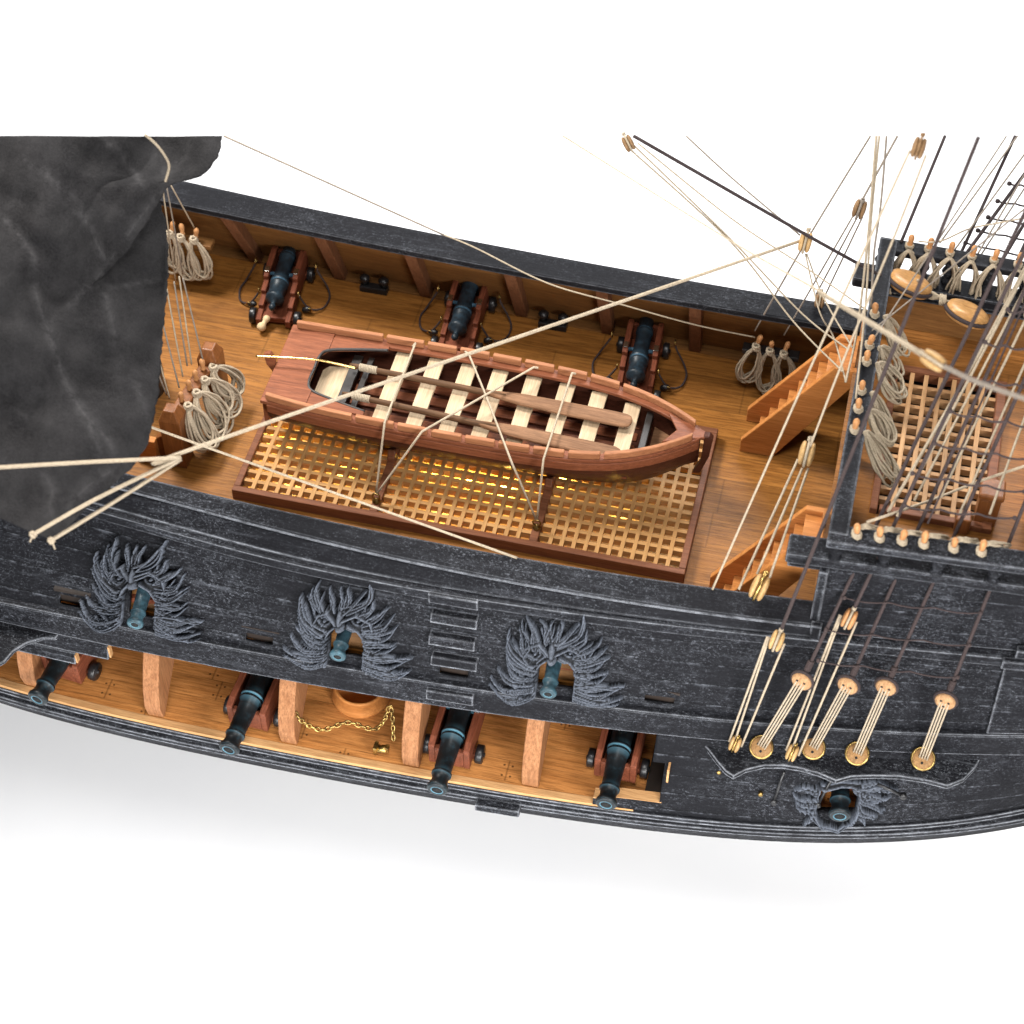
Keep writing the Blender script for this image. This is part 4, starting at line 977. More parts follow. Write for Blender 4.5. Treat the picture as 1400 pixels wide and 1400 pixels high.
# winged carving round the port below the channel
xc_ = P(1148, 1095, z=-.4).x
w0 = Vector((xc_, lowy(xc_, -.4), -.4)); weu = Vector((1, (lowy(xc_+.05, -.4)-lowy(xc_-.05, -.4))/.1, 0)).normalized()
wev = Vector((0, lowy(xc_, -.35)-lowy(xc_, -.45), .1)).normalized(); wen = weu.cross(wev).normalized(); wen = -wen if wen.y > 0 else wen
def wq(zx, zy):
    q = onplane(1000+zx/3.5, 780+zy/3.5, w0, wen)-w0; return (q.dot(weu), q.dot(wev))
S_ = []
def st2(pts, r0, r1, h): S_.append(([wq(*p_) for p_ in pts], r0/3.5*.0037, r1/3.5*.0037, h))
for a in (([(410, 1040), (350, 1010), (300, 1035)], 22, 6, .05), ([(412, 1065), (350, 1060), (295, 1062)], 20, 6, .05), ([(412, 1090), (360, 1090), (305, 1090)], 20, 5, .05), ([(412, 1110), (370, 1120), (318, 1120)], 18, 5, .045), ([(412, 1130), (385, 1160), (365, 1205)], 22, 7, .05),
          ([(400, 1150), (440, 1200), (480, 1215)], 20, 10, .055), ([(585, 1030), (680, 1020), (790, 1060)], 22, 6, .05), ([(600, 1050), (680, 1060), (755, 1098)], 24, 6, .05), ([(605, 1080), (680, 1110), (730, 1160)], 24, 7, .05), ([(605, 1110), (650, 1150), (700, 1180)], 22, 6, .05), ([(600, 1140), (640, 1180), (640, 1205)], 20, 8, .05), ([(605, 1150), (580, 1195), (560, 1210)], 20, 10, .055),
          ([(410, 1030), (405, 1090), (408, 1150)], 18, 16, .045), ([(595, 1030), (605, 1090), (600, 1160)], 18, 16, .045), ([(440, 1015), (520, 1005), (600, 1020)], 22, 18, .05), ([(480, 1215), (520, 1235), (560, 1212)], 14, 14, .04),
          ([(620, 1015), (700, 1005), (770, 1050)], 10, 5, .045), ([(620, 1095), (690, 1090), (745, 1100)], 9, 4, .045)): st2(*a)
for pts, r0, r1, h in list(S_[:12]):
    j = lambda: rg.uniform(-.01, .01)
    S_.append(([(q[0]+j(), q[1]+j()) for q in pts], r0*.4, r1*.6, h*1.15))
ha, hb = wq(420, 1040), wq(592, 1185)
inh2 = lambda U, V: (U > ha[0]) & (U < hb[0]) & (V < ha[1]) & (V > hb[1]-.02) & (((U-(ha[0]+hb[0])/2)/((hb[0]-ha[0])/2))**2+((V-ha[1])/((hb[1]-ha[1])))**2*.8 < 1.35)
allu = [q[0] for s_ in S_ for q in s_[0]]; allv = [q[1] for s_ in S_ for q in s_[0]]
U2, V2, H2, on2 = relief(S_, [], [inh2], min(allu)-.03, max(allu)+.03, min(allv)-.03, max(allv)+.03, .005, 9)
o = relief_mesh('winged_carving', M['carve'], U2, V2, H2, on2, w0, weu, wev, wen, ship)

# ------------------------------------------------------------------ stairs
def stairs(label, p_bot, p_top, y0, y1, n=9):
    # solid-stringer ladder rising along +X, from (x,z) to (x,z)
    (xa, za), (xb, zb) = p_bot, p_top
    r = thing('companion_stair', label, 'stair', (0, 0, 0), 0, 'stairs up to the forecastle')
    dx, dz = xb-xa, zb-za; L = sqrt(dx*dx+dz*dz); nx, nz = -dz/L, dx/L     # normal up-and-aft
    th = .03
    for y in (y0, y1-th):
        m_ = MB(); m_.prism([(xa-.09, za), (xa+.085, za), (xb+.06, zb-.06), (xb+.06, zb+.012), (xb-.06, zb+.012), (xa-.09, za+.085)], 'y', y, y+th); m_.build('stringer', M['stair'], r, bevel=.004)
    for i in range(n):
        t_ = (i+.5)/n; x = xa+dx*t_+.014; z = za+dz*t_-.008
        m_ = MB(); m_.prism([(x-.052, z+.030), (x+.040, z+.030), (x+.040, z+.012), (x-.040, z+.012)], 'y', y0+th, y1-th); m_.build('tread', M['stair'], r, bevel=.003)
        m_ = MB(); m_.prism([(x+.026, z+.030), (x+.040, z+.030), (x+.040, z+.030+dz/n-.018), (x+.026, z+.030+dz/n-.018)], 'y', y0+th, y1-th); m_.build('riser', M['stair'], r)
stairs('orange wooden stair to the forecastle on the far side of the deck', (1.15, 0), (1.53, FZ-.01), .68, .93)
stairs('orange wooden stair to the forecastle by the near rail, its foot hidden behind the rail', (1.15, 0), (1.52, FZ-.01), -.47, -.22)

# ------------------------------------------------------------------ sail
def build_sail():
    def ip(y, tab): return float(np.interp(y, [q[0] for q in tab], [q[1] for q in tab]))
    xr1 = [(187, 205), (250, 212), (270, 216), (300, 226), (340, 230), (390, 229), (430, 225), (480, 221), (540, 216), (590, 206), (612, 200), (640, 180), (665, 152), (680, 133), (700, 112), (720, 95), (737, 76)]
    xl1 = [(187, -110), (690, -110), (697, -60), (708, 0), (716, 18), (725, 38), (737, 70)]
    xr2 = [(187, 304), (200, 302), (215, 297), (225, 291), (235, 282), (242, 271), (247, 256), (250, 240), (256, 229), (270, 220), (300, 203), (345, 172), (375, 142), (390, 125)]
    def wob(x, y):
        k = min(1, max(.25, (720-y)/180)); return k*(.045*sin(x*.021+y*.013)+.032*sin(x*.05-y*.022+1)+.022*sin(y*.043+x*.017+2)+.035*sin((x+y)*.012)+.006*sin(x*.11+y*.06)+.006*sin(y*.12-x*.05+1))
    def d1(x, y):
        t_ = (y-187)/550
        return 9.15-.75*t_-.25*sin(pi*min(1, max(0, (x+110)/330)))*(.4+.6*sin(pi*min(1, t_+.1)))+wob(x, y)
    def d2(x, y):
        k = min(1, max(0, (390-y)/150)); e = ip(y, xr2); q = min(1, max(0, (e-x)/90))
        return d1(x, y)+.045-.24*k*(.35+.65*sin(pi*.5*(1-q)+.3))-.05*min(1, max(0, (60-(e-x))/60))
    z1 = lambda q: [(a/4, 180+b/4) for a, b in q]; z5 = lambda q: [(a/4, 500+b/4) for a, b in q]
    CR = [(z1([(120, 150), (200, 190), (290, 260), (400, 390), (480, 510), (560, 680), (590, 720)]), 1.0, 5), (z1([(860, 340), (700, 560), (580, 730), (490, 850), (380, 940), (280, 1030)]), .7, 5),
          (z1([(20, 480), (130, 600), (185, 690), (180, 830), (230, 1010), (290, 1180), (350, 1330)]), 1.0, 5), (z1([(500, 845), (600, 850), (690, 840), (880, 810)]), .9, 3.5), (z1([(570, 880), (600, 1000), (640, 1150)]), .6, 5),
          (z1([(540, 30), (640, 110), (740, 220), (770, 300)]), .7, 4), (z1([(1060, 30), (1000, 130), (900, 240)]), .7, 5), (z5([(320, 0), (400, 180), (480, 300), (540, 480)]), 1.0, 6), (z5([(490, 300), (600, 420), (640, 570)]), .8, 5),
          (z5([(730, 50), (780, 200), (810, 330)]), .6, 5), (z5([(270, 800), (290, 680), (250, 600)]), .8, 6), (z5([(640, 560), (500, 640), (380, 760)]), .6, 8), (z5([(100, 250), (170, 300), (260, 310)]), .3, 6), (z1([(0, 330), (120, 400), (200, 410)]), .4, 12)]
    def crease(x, y):
        best = 0.0
        for pts, amp, wd in CR:
            for (ax, ay), (bx_, by_) in zip(pts[:-1], pts[1:]):
                dx, dy = bx_-ax, by_-ay; t_ = max(0, min(1, ((x-ax)*dx+(y-ay)*dy)/(dx*dx+dy*dy)))
                d = math.hypot(x-ax-t_*dx, y-ay-t_*dy)
                if d < wd*2: best = max(best, amp*max(.55*math.exp(-(d/(wd*.20))**2), .28*math.exp(-(d/(wd*1.3))**2)))
        return best
    cv = []
    mb = MB()
    for xr, xl, dd, y0, y1 in ((xr1, xl1, d1, 186.5, 737), (xr2, None, d2, 186.5, 390)):
        n, m_ = (200, 130) if xl else (90, 150); base = len(mb.v)
        for i in range(n+1):
            y = y0+(y1-y0)*i/n; r_ = ip(y, xr); l_ = ip(y, xl) if xl else -110
            for j in range(m_+1):
                x = l_+(r_-l_)*j/m_
                if j >= m_-2: x += (random.uniform(-.6, .6)+.8*sin(y*.19)+.5*sin(y*.47+1))*(1, .6, .25)[m_-j]
                c_ = crease(x, y); cv.append(c_); mb.v.append(tuple(P(x, y, d=dd(x, y)-.012*c_)))
        for i in range(n):
            for j in range(m_):
                a = base+i*(m_+1)+j; mb.f.append((a, a+1, a+m_+2, a+m_+1)); mb.sm.append(True)
    o = mb.build('sail', M['sail'], None, solid=.008, off=0, recalc=False)
    at = o.data.attributes.new('crease', 'FLOAT', 'POINT'); at.data.foreach_set('value', cv)
    tag(o, 'worn black cloth sail hanging at the left edge above the deck', 'sail')
    return d1, d2
sd1, sd2 = build_sail()

# ------------------------------------------------------------------ belaying pins and hanging coils
PIN = MB(); PIN.lathe([(.004, -.075), (.010, -.072), (.011, -.02), (.012, -.004), (.017, .0), (.017, .006), (.013, .012), (.015, .03), (.0175, .048), (.016, .062), (.010, .072), (.002, .075)], 12)
pin0 = None
def pin(p, label, group, tilt=(0, 0)):
    global pin0
    if pin0 is None: pin0 = PIN.build('belaying_pin', M['boxo']); o = pin0
    else: o = pin0.copy(); COL.objects.link(o)
    o.location = p; o.rotation_euler = (tilt[0], tilt[1], random.uniform(0, 6)); o.scale = [random.uniform(.84, .93)]*3
    return tag(o, label, 'belaying pin', group)
def coil(top, wdir, down, h, wd, label, group, turns=6, r=.0062, mat='rope2', knot=True, swing=0, deep=.03, kp=None):
    wdir = Vector(wdir).normalized(); down = Vector(down).normalized(); nrm = wdir.cross(down).normalized(); top = Vector(top)
    m_ = MB(); rr = random.Random(hash(label) % 9973 if False else sum(map(ord, label)))
    for k in range(turns):
        hh = h*rr.uniform(.80, 1.04); ww = wd*rr.uniform(.62, 1.08); off = nrm*((k/(max(1, turns-1))-.5)*deep); sk = rr.uniform(-.22, .22)*wd+swing; sq = rr.uniform(.75, 1.25)
        pts = []
        for i in range(22):
            a = 2*pi*i/22; q = (1-cos(a))/2; g_ = q**.55 if a < pi else (q**(.55*sq))
            wv = ww*.5*sin(a)*(.42+.72*g_)
            pts.append(top+wdir*(wv+sk*q+rr.uniform(-1, 1)*.0025)+down*(hh*q)+off*(.25+.75*q)+nrm*rr.uniform(-.002, .002))
        m_.tube(cr(pts, 2, True), r, 5, True)
    if knot:        # turns round the pin
        kt = Vector(kp) if kp is not None else top
        pts = [kt+Vector((.017*cos(k*.9), .017*sin(k*.9), -.016+.030*k/28)) for k in range(29)]
        m_.tube(pts, r, 5)
        pts = [kt+Vector((.020*cos(k*.8+1), .020*sin(k*.8+1), .0+.013*sin(k*.8))) for k in range(17)]
        m_.tube(pts, r, 5)
    o = m_.build('rope_coil', M[mat]); return tag(o, label, 'rope coil', group)
ORD = ['first', 'second', 'third', 'fourth', 'fifth', 'sixth', 'seventh', 'eighth', 'ninth']
GP, GC = 'belaying pins of the forecastle rails', 'rope coils hung on the forecastle rails'
# far rail of the forecastle
for i, (px, py) in enumerate(((1245, 331), (1271, 338), (1300, 346), (1330, 351), (1360, 361), (1393, 368), (1424, 376))):
    p = P(px, py, z=RZ+.045); q = Vector((p.x, fry(p.x), RZ))
    lab = f'{ORD[i]} wooden belaying pin from the aft corner of the far forecastle rail'
    if i < 6: pin(q+Vector((0, 0, .012)), lab, GP, (random.uniform(-.06, .06), random.uniform(-.06, .06)))
    coil(q+Vector((0, -.045, .012)), (1, .1, 0), (random.uniform(-.05, .12), -.05, -1), random.uniform(.29, .36), .155, f'{ORD[i]} grey rope coil from the aft corner on the far forecastle rail', GC, 8, .0062, deep=.05, kp=q)
# aft transverse rail
ap = [(1192, 420), (1187, 463), (1182, 485), (1172, 524), (1166, 549), (1159, 577)]
for i, (px, py) in enumerate(ap):
    p = P(px, py, z=RZ+.05); q = Vector((1.608, p.y, RZ+.012))
    pin(q, f'{ORD[i]} wooden belaying pin from the far end of the aft forecastle rail', GP, (random.uniform(-.08, .08), random.uniform(-.12, .02)))
    coil(q+Vector((.05, 0, -.004)), (.15, 1, 0), (.55+random.uniform(-.15, .2), random.uniform(-.25, .0), -.8), (.24, .20, .22, .25, .20, .30)[i], .12, f'{ORD[i]} rope coil from the far end of the aft forecastle rail', GC, 8, .0062, mat='rope2', deep=.06, kp=q-Vector((0, 0, .004)))
# near rail
for i, (px, py) in enumerate(((1176, 704), (1207, 708), (1238, 712), (1268, 712), (1309, 716), (1347, 719))):
    p = P(px, py, z=RZ+.05); q = Vector((p.x, nry(p.x)+.0, RZ+.012))
    pin(q, f'{ORD[i]} wooden belaying pin from the aft corner of the near forecastle rail', GP, (random.uniform(-.05, .1), random.uniform(-.08, .08)))
    coil(q+Vector((.03, .05, .0)), (1, .25, 0), (.25, .35, -.8), random.uniform(.12, .18), .13, f'{ORD[i]} rope coil from the aft corner on the near forecastle rail', GC, 7, .0060, mat='rope2', deep=.05, kp=q-Vector((0, 0, .004)))
# far bulwark by the forward stair, and far left
GF = 'rope coils on the far bulwark'
for i, (px, py, h) in enumerate(((1037, 458, .30), (1056, 464, .37), (1075, 468, .31))):
    p = P(px, py, Y=FI(1.1)+.02); q = Vector((p.x, p.y-.012, p.z-.05))
    pin(q, f'{ORD[i]} from the left of three pins on the far bulwark beside the far stair', 'pins on the far bulwark', (.25, 0))
    coil(q+Vector((0, -.03, 0)), (1, 0, 0), ((-.14, .05, .13)[i], -.1, -1), h*.82, .125, f'{ORD[i]} from the left of three rope coils on the far bulwark beside the far stair', GF, 8, .0062)
m_ = MB(); pa = P(1030, 470, Y=FI(1.1)+.02); m_.box((P(1056, 468, Y=FI(1.1)+.02).x, FI(1.1)+.015, pa.z-.035), (.30, .06, .03)); m_.build('pin_rail', M['iron'], ship, bevel=.004)
for i, (px, py) in enumerate(((234, 304), (249, 309), (267, 312))):
    p = P(px, py, Y=FI(-1.9)-.0); q = Vector((p.x, p.y-.012, p.z-.05))
    pin(q, f'{ORD[i]} from the left of three pins on the far bulwark beside the sail', 'pins on the far bulwark', (.25, 0))
    coil(q+Vector((0, -.03, 0)), (1, 0, 0), ((.0, .12, .12)[i], -.1, -1), (.27, .28, .26)[i], .13, f'{ORD[i]} from the left of three rope coils on the far bulwark beside the sail', GF, 7, .0070, mat='rope')
m_ = MB(); pc = P(250, 318, Y=FI(-1.9)); m_.box((pc.x, FI(-1.9)-.005, pc.z-.05), (.34, .07, .03)); m_.build('pin_rail', M['bulwark'], ship, bevel=.004)

# ------------------------------------------------------------------ fife rail at the left
ff = thing('fife_rail', 'brown wooden fife rail with two thick posts on the deck beside the sail', 'fife rail')
def post(px, py, h, label=None):
    b2 = P(px, py, z=0); w_ = .055
    m_ = MB(); m_.box((b2.x, b2.y, h/2-.03), (w_*2, w_*2, h-.06))
    m_.add([(b2.x-w_, b2.y-w_, h-.06), (b2.x+w_, b2.y-w_, h-.06), (b2.x+w_, b2.y+w_, h-.06), (b2.x-w_, b2.y+w_, h-.06), (b2.x-w_*.55, b2.y-w_*.55, h), (b2.x+w_*.55, b2.y-w_*.55, h), (b2.x+w_*.55, b2.y+w_*.55, h), (b2.x-w_*.55, b2.y+w_*.55, h)], [(4, 5, 6, 7), (0, 1, 5, 4), (1, 2, 6, 5), (2, 3, 7, 6), (3, 0, 4, 7)])
    m_.build('post', M['bitt'], ff, bevel=.006); return b2
pA = post(247, 628, .40); pB = post(298, 548, .42)
m_ = MB(); m_.prism([(pA.x-.055, 0), (pA.x-.17, 0), (pA.x-.15, .05), (pA.x-.115, .09), (pA.x-.115, .15), (pA.x-.055, .2)], 'y', pA.y-.02, pA.y+.02); m_.build('knee', M['bitt'], ff, bevel=.005)
m_ = MB(); m_.prism([(pA.x-.10, 0), (pA.x-.22, 0), (pA.x-.21, .07), (pA.x-.17, .11), (pA.x-.16, .17), (pA.x-.10, .17)], 'y', pA.y-.06, pA.y-.02); m_.build('knee', M['stair'], ff, bevel=.004)
m_ = MB(); m_.beam((pA.x, pA.y, .30), (pB.x, pB.y, .30), .075, .05); m_.build('rail', M['bitt'], ff, bevel=.006)
GFP = 'pins and coils of the fife rail'
for i, t_ in enumerate((.25, .45, .62, .8)):
    q = pA.lerp(pB, t_); q.z = .335
    pin(q, f'{ORD[i]} pin from the near post on the brown fife rail by the sail', 'pins of the fife rail')
for i, (t_, h, wd) in enumerate(((.18, .34, .16), (.40, .36, .20), (.62, .33, .2), (.84, .28, .17))):
    q = pA.lerp(pB, t_); q.z = .335
    coil(q+Vector((.05, 0, 0)), (.2, 1, 0), (.34, -.12+.1*i, -.8), h*.85, wd, f'{ORD[i]} pale rope coil from the near post on the fife rail by the sail', 'coils of the fife rail', 11, .0075, mat='rope', deep=.07)
m_ = MB(); q = P(205, 545, z=.1); m_.lathe([(.13, 0), (.135, .1), (.12, .3), (.11, .9)], 22, Matrix.Translation((q.x-.12, q.y+.15, 0))); tag(m_.build('mast', M['iron']), 'black mast foot mostly hidden behind the sail and its fife rail', 'mast')

# ------------------------------------------------------------------ blocks, deadeyes, hearts
def block(p, d, size, label, mat='box', strop='rope2', group='wooden tackle blocks', face=None):
    p = Vector(p); d = Vector(d).normalized(); f = Vector(face) if face is not None else Vector(CAM)-p
    s_ = d.cross(f).normalized(); f = s_.cross(d).normalized()
    R = Matrix((s_, f, d)).transposed().to_4x4(); T = Matrix.Translation(p) @ R
    r = thing('block', label, 'block', (0, 0, 0), 0, group)
    for sx in (-1, 1):
        vs = []; fs = []; n, k = 12, 14
        for i in range(n+1):
            a = pi*i/n; zz = -cos(a); rr_ = max(.02, sin(a))**.7
            for j in range(k):
                b2 = 2*pi*j/k
                x = .30*rr_*cos(b2); y = .72*rr_*sin(b2)
                vs.append(T @ Vector(((x+.34*sx)*size, y*size, zz*size)))
        for i in range(n):
            for j in range(k): fs.append((i*k+j, i*k+(j+1) % k, (i+1)*k+(j+1) % k, (i+1)*k+j))
        m_ = MB(); m_.add(vs, fs, True); m_.build('cheek', M[mat], r)
    m_ = MB(); m_.lathe([(.56*size, -.09*size), (.56*size, .09*size)], 16, T @ Matrix.Rotation(pi/2, 4, 'Y')); m_.build('sheave', M['soot'], r)
    m_ = MB(); pts = [T @ Vector((0, .78*size*sin(a), 1.10*size*cos(a))) for a in [2*pi*i/24 for i in range(24)]]
    m_.tube(pts, .13*size, 6, True)
    m_.tube([T @ Vector((.16*size*cos(i*.8), .16*size*sin(i*.8), (1.1+.30*i/24)*size)) for i in range(25)], .09*size, 5)
    m_.build('strop', M[strop], r); return r
def deadeye(p, axis, rad, label, strop='roped', metal=False, th=.036):
    p = Vector(p); R = frame_to(axis); T = Matrix.Translation(p) @ R
    r = thing('deadeye', label, 'deadeye', (0, 0, 0), 0, 'round wooden deadeyes')
    m_ = MB(); m_.lathe([(rad*.55, -th*.55), (rad*.9, -th*.42), (rad*1.0, -th*.22), (rad*.90, 0), (rad*1.0, th*.22), (rad*.9, th*.42), (rad*.55, th*.55)], 26, T); b2 = m_.build('disc', M['eyebrass' if metal else 'eyewood'], r)
    for k in range(3):
        a = 2*pi*k/3+.5; q = T @ Vector((rad*.42*cos(a), rad*.42*sin(a), th*.56)); m2 = MB(); m2.lathe([(rad*.13, 0), (rad*.13, .001)], 10, Matrix.Translation(q) @ R); m2.build('hole', M['bore'], b2)  # flat black discs, the shade of holes put into colour
    m_ = MB(); m_.tube([T @ Vector((rad*1.02*cos(a), rad*1.02*sin(a), 0)) for a in [2*pi*i/28 for i in range(28)]], rad*(.16 if metal else .20), 6, True)
    m_.build('strop', M[strop], r); return r
toC = lambda p: (Vector(CAM)-Vector(p)).normalized()
LANY = 'lanyards of the deadeyes'
def lanyard(pa, pb, side, n, label, mat='rope', r=.0046):
    m_ = MB(); side = Vector(side).normalized()
    for k in range(n):
        o1 = (k-(n-1)/2)*.013; o2 = (k-(n-1)/2)*.012
        a = Vector(pa)+side*o1; b2 = Vector(pb)+side*o2
        m_.tube([a.lerp(b2, t_/6) for t_ in range(7)], r, 5)
    return tag(m_.build('lanyard', M[mat]), label, 'lanyard', LANY)
# near shrouds: (lower end px, upper end px, distance top, distance bottom)
def on_shelf(px, py, h=.03): return P(px, py, z=-.205+h)
lows = [(1041, 1021), (1112, 1022), (1172, 1030), (1262, 1037)]
ups = [(1097, 930), (1160, 936), (1212, 938), (1293, 957)]
tops = [(1330, 440), (1350, 510), (1400, 520), (1400, 690)]
shroud_lines = []
names_ = ['aftmost of the four', 'second from aft of the four', 'third from aft of the four', 'foremost of the four']
def far_pt(pl, u, t_, dtop):
    # straight rope from pl through picture point u..t up to row 187 at distance dtop
    dx = (t_[0]-u[0])/(t_[1]-u[1]); xx = u[0]+dx*(187-u[1]); return P(xx, 187, d=dtop)
for i in range(4):
    lo_ = on_shelf(*lows[i], .095); hi = far_pt(lo_, ups[i], tops[i], 8.25)
    # upper deadeye: along the 3D line toward the masthead, at its own picture row
    base = P(*ups[i], d=(Vector(CAM)-lo_).length-.34)
    ax = (toC(lo_)*.8+Vector((0, -.3, .35))).normalized()
    deadeye(lo_, ax, .050, f'brass ringed lower deadeye on the shelf, {names_[i]}', 'brass', True, .03)
    m_ = MB(); 
    axu = (toC(base)*.75+(lo_-base).normalized()*.55).normalized()
    deadeye(base, axu, .048, f'upper wooden deadeye at a shroud end, {names_[i]} round ones', 'roped', False, .044)
    sd_ = (base-lo_).cross(toC(lo_)).normalized()
    lanyard(base+axu*.022, lo_+ax*.016, sd_, 4, f'pale cords between the {names_[i]} round deadeye pairs on the shelf')
    shroud_lines.append((base, hi))
    rope('shroud', [base+(hi-base).normalized()*.05, hi], .0088, 'ropeb', f'dark shroud rising from the {names_[i]} round upper deadeyes', 'shroud', 'dark shrouds of the near side')
    m_ = MB(); dirr = (hi-base).normalized(); R = frame_to(dirr)
    m_.tube([base+dirr*(.055+.05*k/40)+R.to_3x3() @ Vector((.012*cos(k*.9), .012*sin(k*.9), 0)) for k in range(41)], .0055, 5)
    tag(m_.build('seizing', M['ropeb']), f'dark seizing above the {names_[i]} round upper deadeyes', 'seizing', 'shroud seizings')
# backstays with blocks at the aft end of the shelf
bs = [((1062, 876), (1005, 1017), (1338, 187), 'aft'), ((1161, 846), (1083, 1029), (1334, 483), 'forward')]
for (u, l_, t_, nm) in bs:
    lo_ = on_shelf(*l_, .085); base = P(*u, d=(Vector(CAM)-lo_).length-.50)
    hi = P(1338, 187, d=8.0) if nm == 'aft' else far_pt(base, u, t_, 8.0)
    block(base, hi-base, .047, f'upper wooden block of the {nm} backstay tackle over the shelf', 'box' if nm == 'aft' else 'boxo')
    block(lo_, base-lo_, .042, f'lower brass bound block of the {nm} backstay tackle on the shelf', 'box', 'brass')
    sd_ = (base-lo_).cross(toC(lo_)).normalized()
    m_ = MB()
    for k, (o1, o2) in enumerate(((-.045, -.03), (-.037, -.005), (.036, .032))): m_.tube([(base+sd_*o1).lerp(lo_+sd_*o2, t2/6) for t2 in range(7)], .0058, 5)
    tag(m_.build('tackle_fall', M['rope']), f'pale cords running between the two blocks of the {nm} backstay tackle', 'rope', 'tackle falls')
    rope('backstay', [base+(hi-base).normalized()*.045, hi], .0088, 'ropeb', f'dark {nm} backstay rising from its wooden block past the forecastle rail', 'backstay', 'backstays of the near side')
    shroud_lines.append((base, hi))
def on_shroud(px, py):
    best = None
    for a, b2 in shroud_lines:
        lo2, hi2 = 0.0, 1.0
        for _ in range(30):
            m2 = (lo2+hi2)/2
            if proj(a.lerp(b2, m2))[1] > py: lo2 = m2
            else: hi2 = m2
        q = a.lerp(b2, lo2); e = abs(proj(q)[0]-px)
        if best is None or e < best[0]: best = (e, q)
    return P(px, py, d=(Vector(CAM)-best[1]).length-.01)
rat = [((1377, 423), (1440, 431)), ((1348, 468), (1430, 480)), ((1326, 517), (1420, 529)), ((1299, 562), (1415, 583)), ((1278, 606), (1405, 627)), ((1247, 647), (1400, 672)), ((1236, 691), (1386, 708)), ((1206, 733), (1371, 752)), ((1180, 776), (1356, 792)), ((1154, 817), (1341, 838)), ((1130, 861), (1326, 882)), ((1118, 903), (1310, 926))]
for i, (a, b2) in enumerate(rat):
    n_ = 6; pts = []
    for k in range(n_+1):
        t_ = k/n_; x = a[0]+(b2[0]-a[0])*t_; y = a[1]+(b2[1]-a[1])*t_
        pts.append(on_shroud(x, y) if k in (0, n_) else None)
    q0, q1 = pts[0], pts[-1]
    pts = [q0.lerp(q1, k/12)+Vector((random.uniform(-.004, .004), 0, -.018*sin(pi*((k/4) % 1)))) for k in range(13)]
    m_ = MB(); m_.tube(pts, .0050 if i < 8 else .0036, 5)
    for k in (0, 12): m_.lathe([(.002, -.011), (.010, -.005), (.010, .005), (.002, .011)], 8, Matrix.Translation(pts[k]))
    tag(m_.build('ratline', M['ropeb']), f'dark ratline across the near shrouds, {i+1} counted down from the top' if False else f'{(ORD+["tenth","eleventh","twelfth"])[i]} dark ratline counted down from the top of the near shrouds', 'ratline', 'ratlines of the near shrouds')

# far shrouds and ratlines beyond the far rail (upper right)
def upto(px, py, x2, y2, z0, dtop): return [P(px, py, z=z0), P(x2, y2, d=dtop)]
fars = [((1232, 331), (1292, 186), .0085, 'roped', 'dark stay rising behind the first pin of the far forecastle rail'), ((1311, 352), (1388, 186), .0085, 'roped', 'dark shroud rising behind the third pin of the far forecastle rail'),
        ((1317, 352), (1410, 225), .0095, 'roped', 'thick dark shroud leaning steeply right behind the far forecastle rail'), ((1364, 366), (1410, 290), .0085, 'roped', 'dark shroud by the fifth pin behind the far forecastle rail'), ((1383, 372), (1412, 310), .0085, 'roped', 'dark shroud nearest the right edge behind the far forecastle rail'),
        ((1285, 332), (1391, 186), .0048, 'ropet', 'thin line leaning right from the second pin of the far forecastle rail'), ((1302, 346), (1410, 198), .0048, 'ropet', 'thin line leaning right from the third pin of the far forecastle rail'), ((1334, 352), (1410, 222), .0048, 'ropet', 'thin line leaning right from the fourth pin of the far forecastle rail'), ((1337, 355), (1412, 240), .0045, 'ropet', 'thinner line beside the fourth pin of the far forecastle rail')]
flines = []
for a, b2, r, mt_, lab in fars:
    q0 = P(*a, Y=fry(2.0)+.03); q1 = P(*b2, d=10.3); flines.append((q0, q1)); rope('shroud' if r > .006 else 'rigging_line', [q0, q1], r, mt_, lab, 'shroud' if r > .006 else 'rope', 'rigging beyond the far forecastle rail')
for i, (a, b2) in enumerate((((1380, 251), (1412, 255)), ((1364, 275), (1412, 282)), ((1351, 297), (1412, 307)), ((1337, 315), (1412, 329)), ((1320, 332), (1412, 352)))):
    q0 = P(*a, d=10.33); q1 = P(*b2, d=10.33); m_ = MB(); m_.tube([q0.lerp(q1, k/8)+Vector((0, 0, -.008*sin(pi*((k/4) % 1)))) for k in range(9)], .0052, 5); m_.lathe([(.002, -.012), (.012, -.006), (.012, .006), (.002, .012)], 8, Matrix.Translation(q0))
    tag(m_.build('ratline', M['roped']), f'{ORD[i]} dark ratline counted down, on the far shrouds at the upper right', 'ratline', 'ratlines of the far shrouds')
rope('rigging_line', [P(1256, 330, Y=fry(1.8)), P(1285, 330, Y=fry(1.9)-.02), P(1325, 313, d=10.0), P(1370, 304, d=9.95), P(1412, 296, d=9.9)], .0044, 'rope2', 'thin pale slack line from the first pin of the far forecastle rail to the right', 'rope', 'rigging lines')

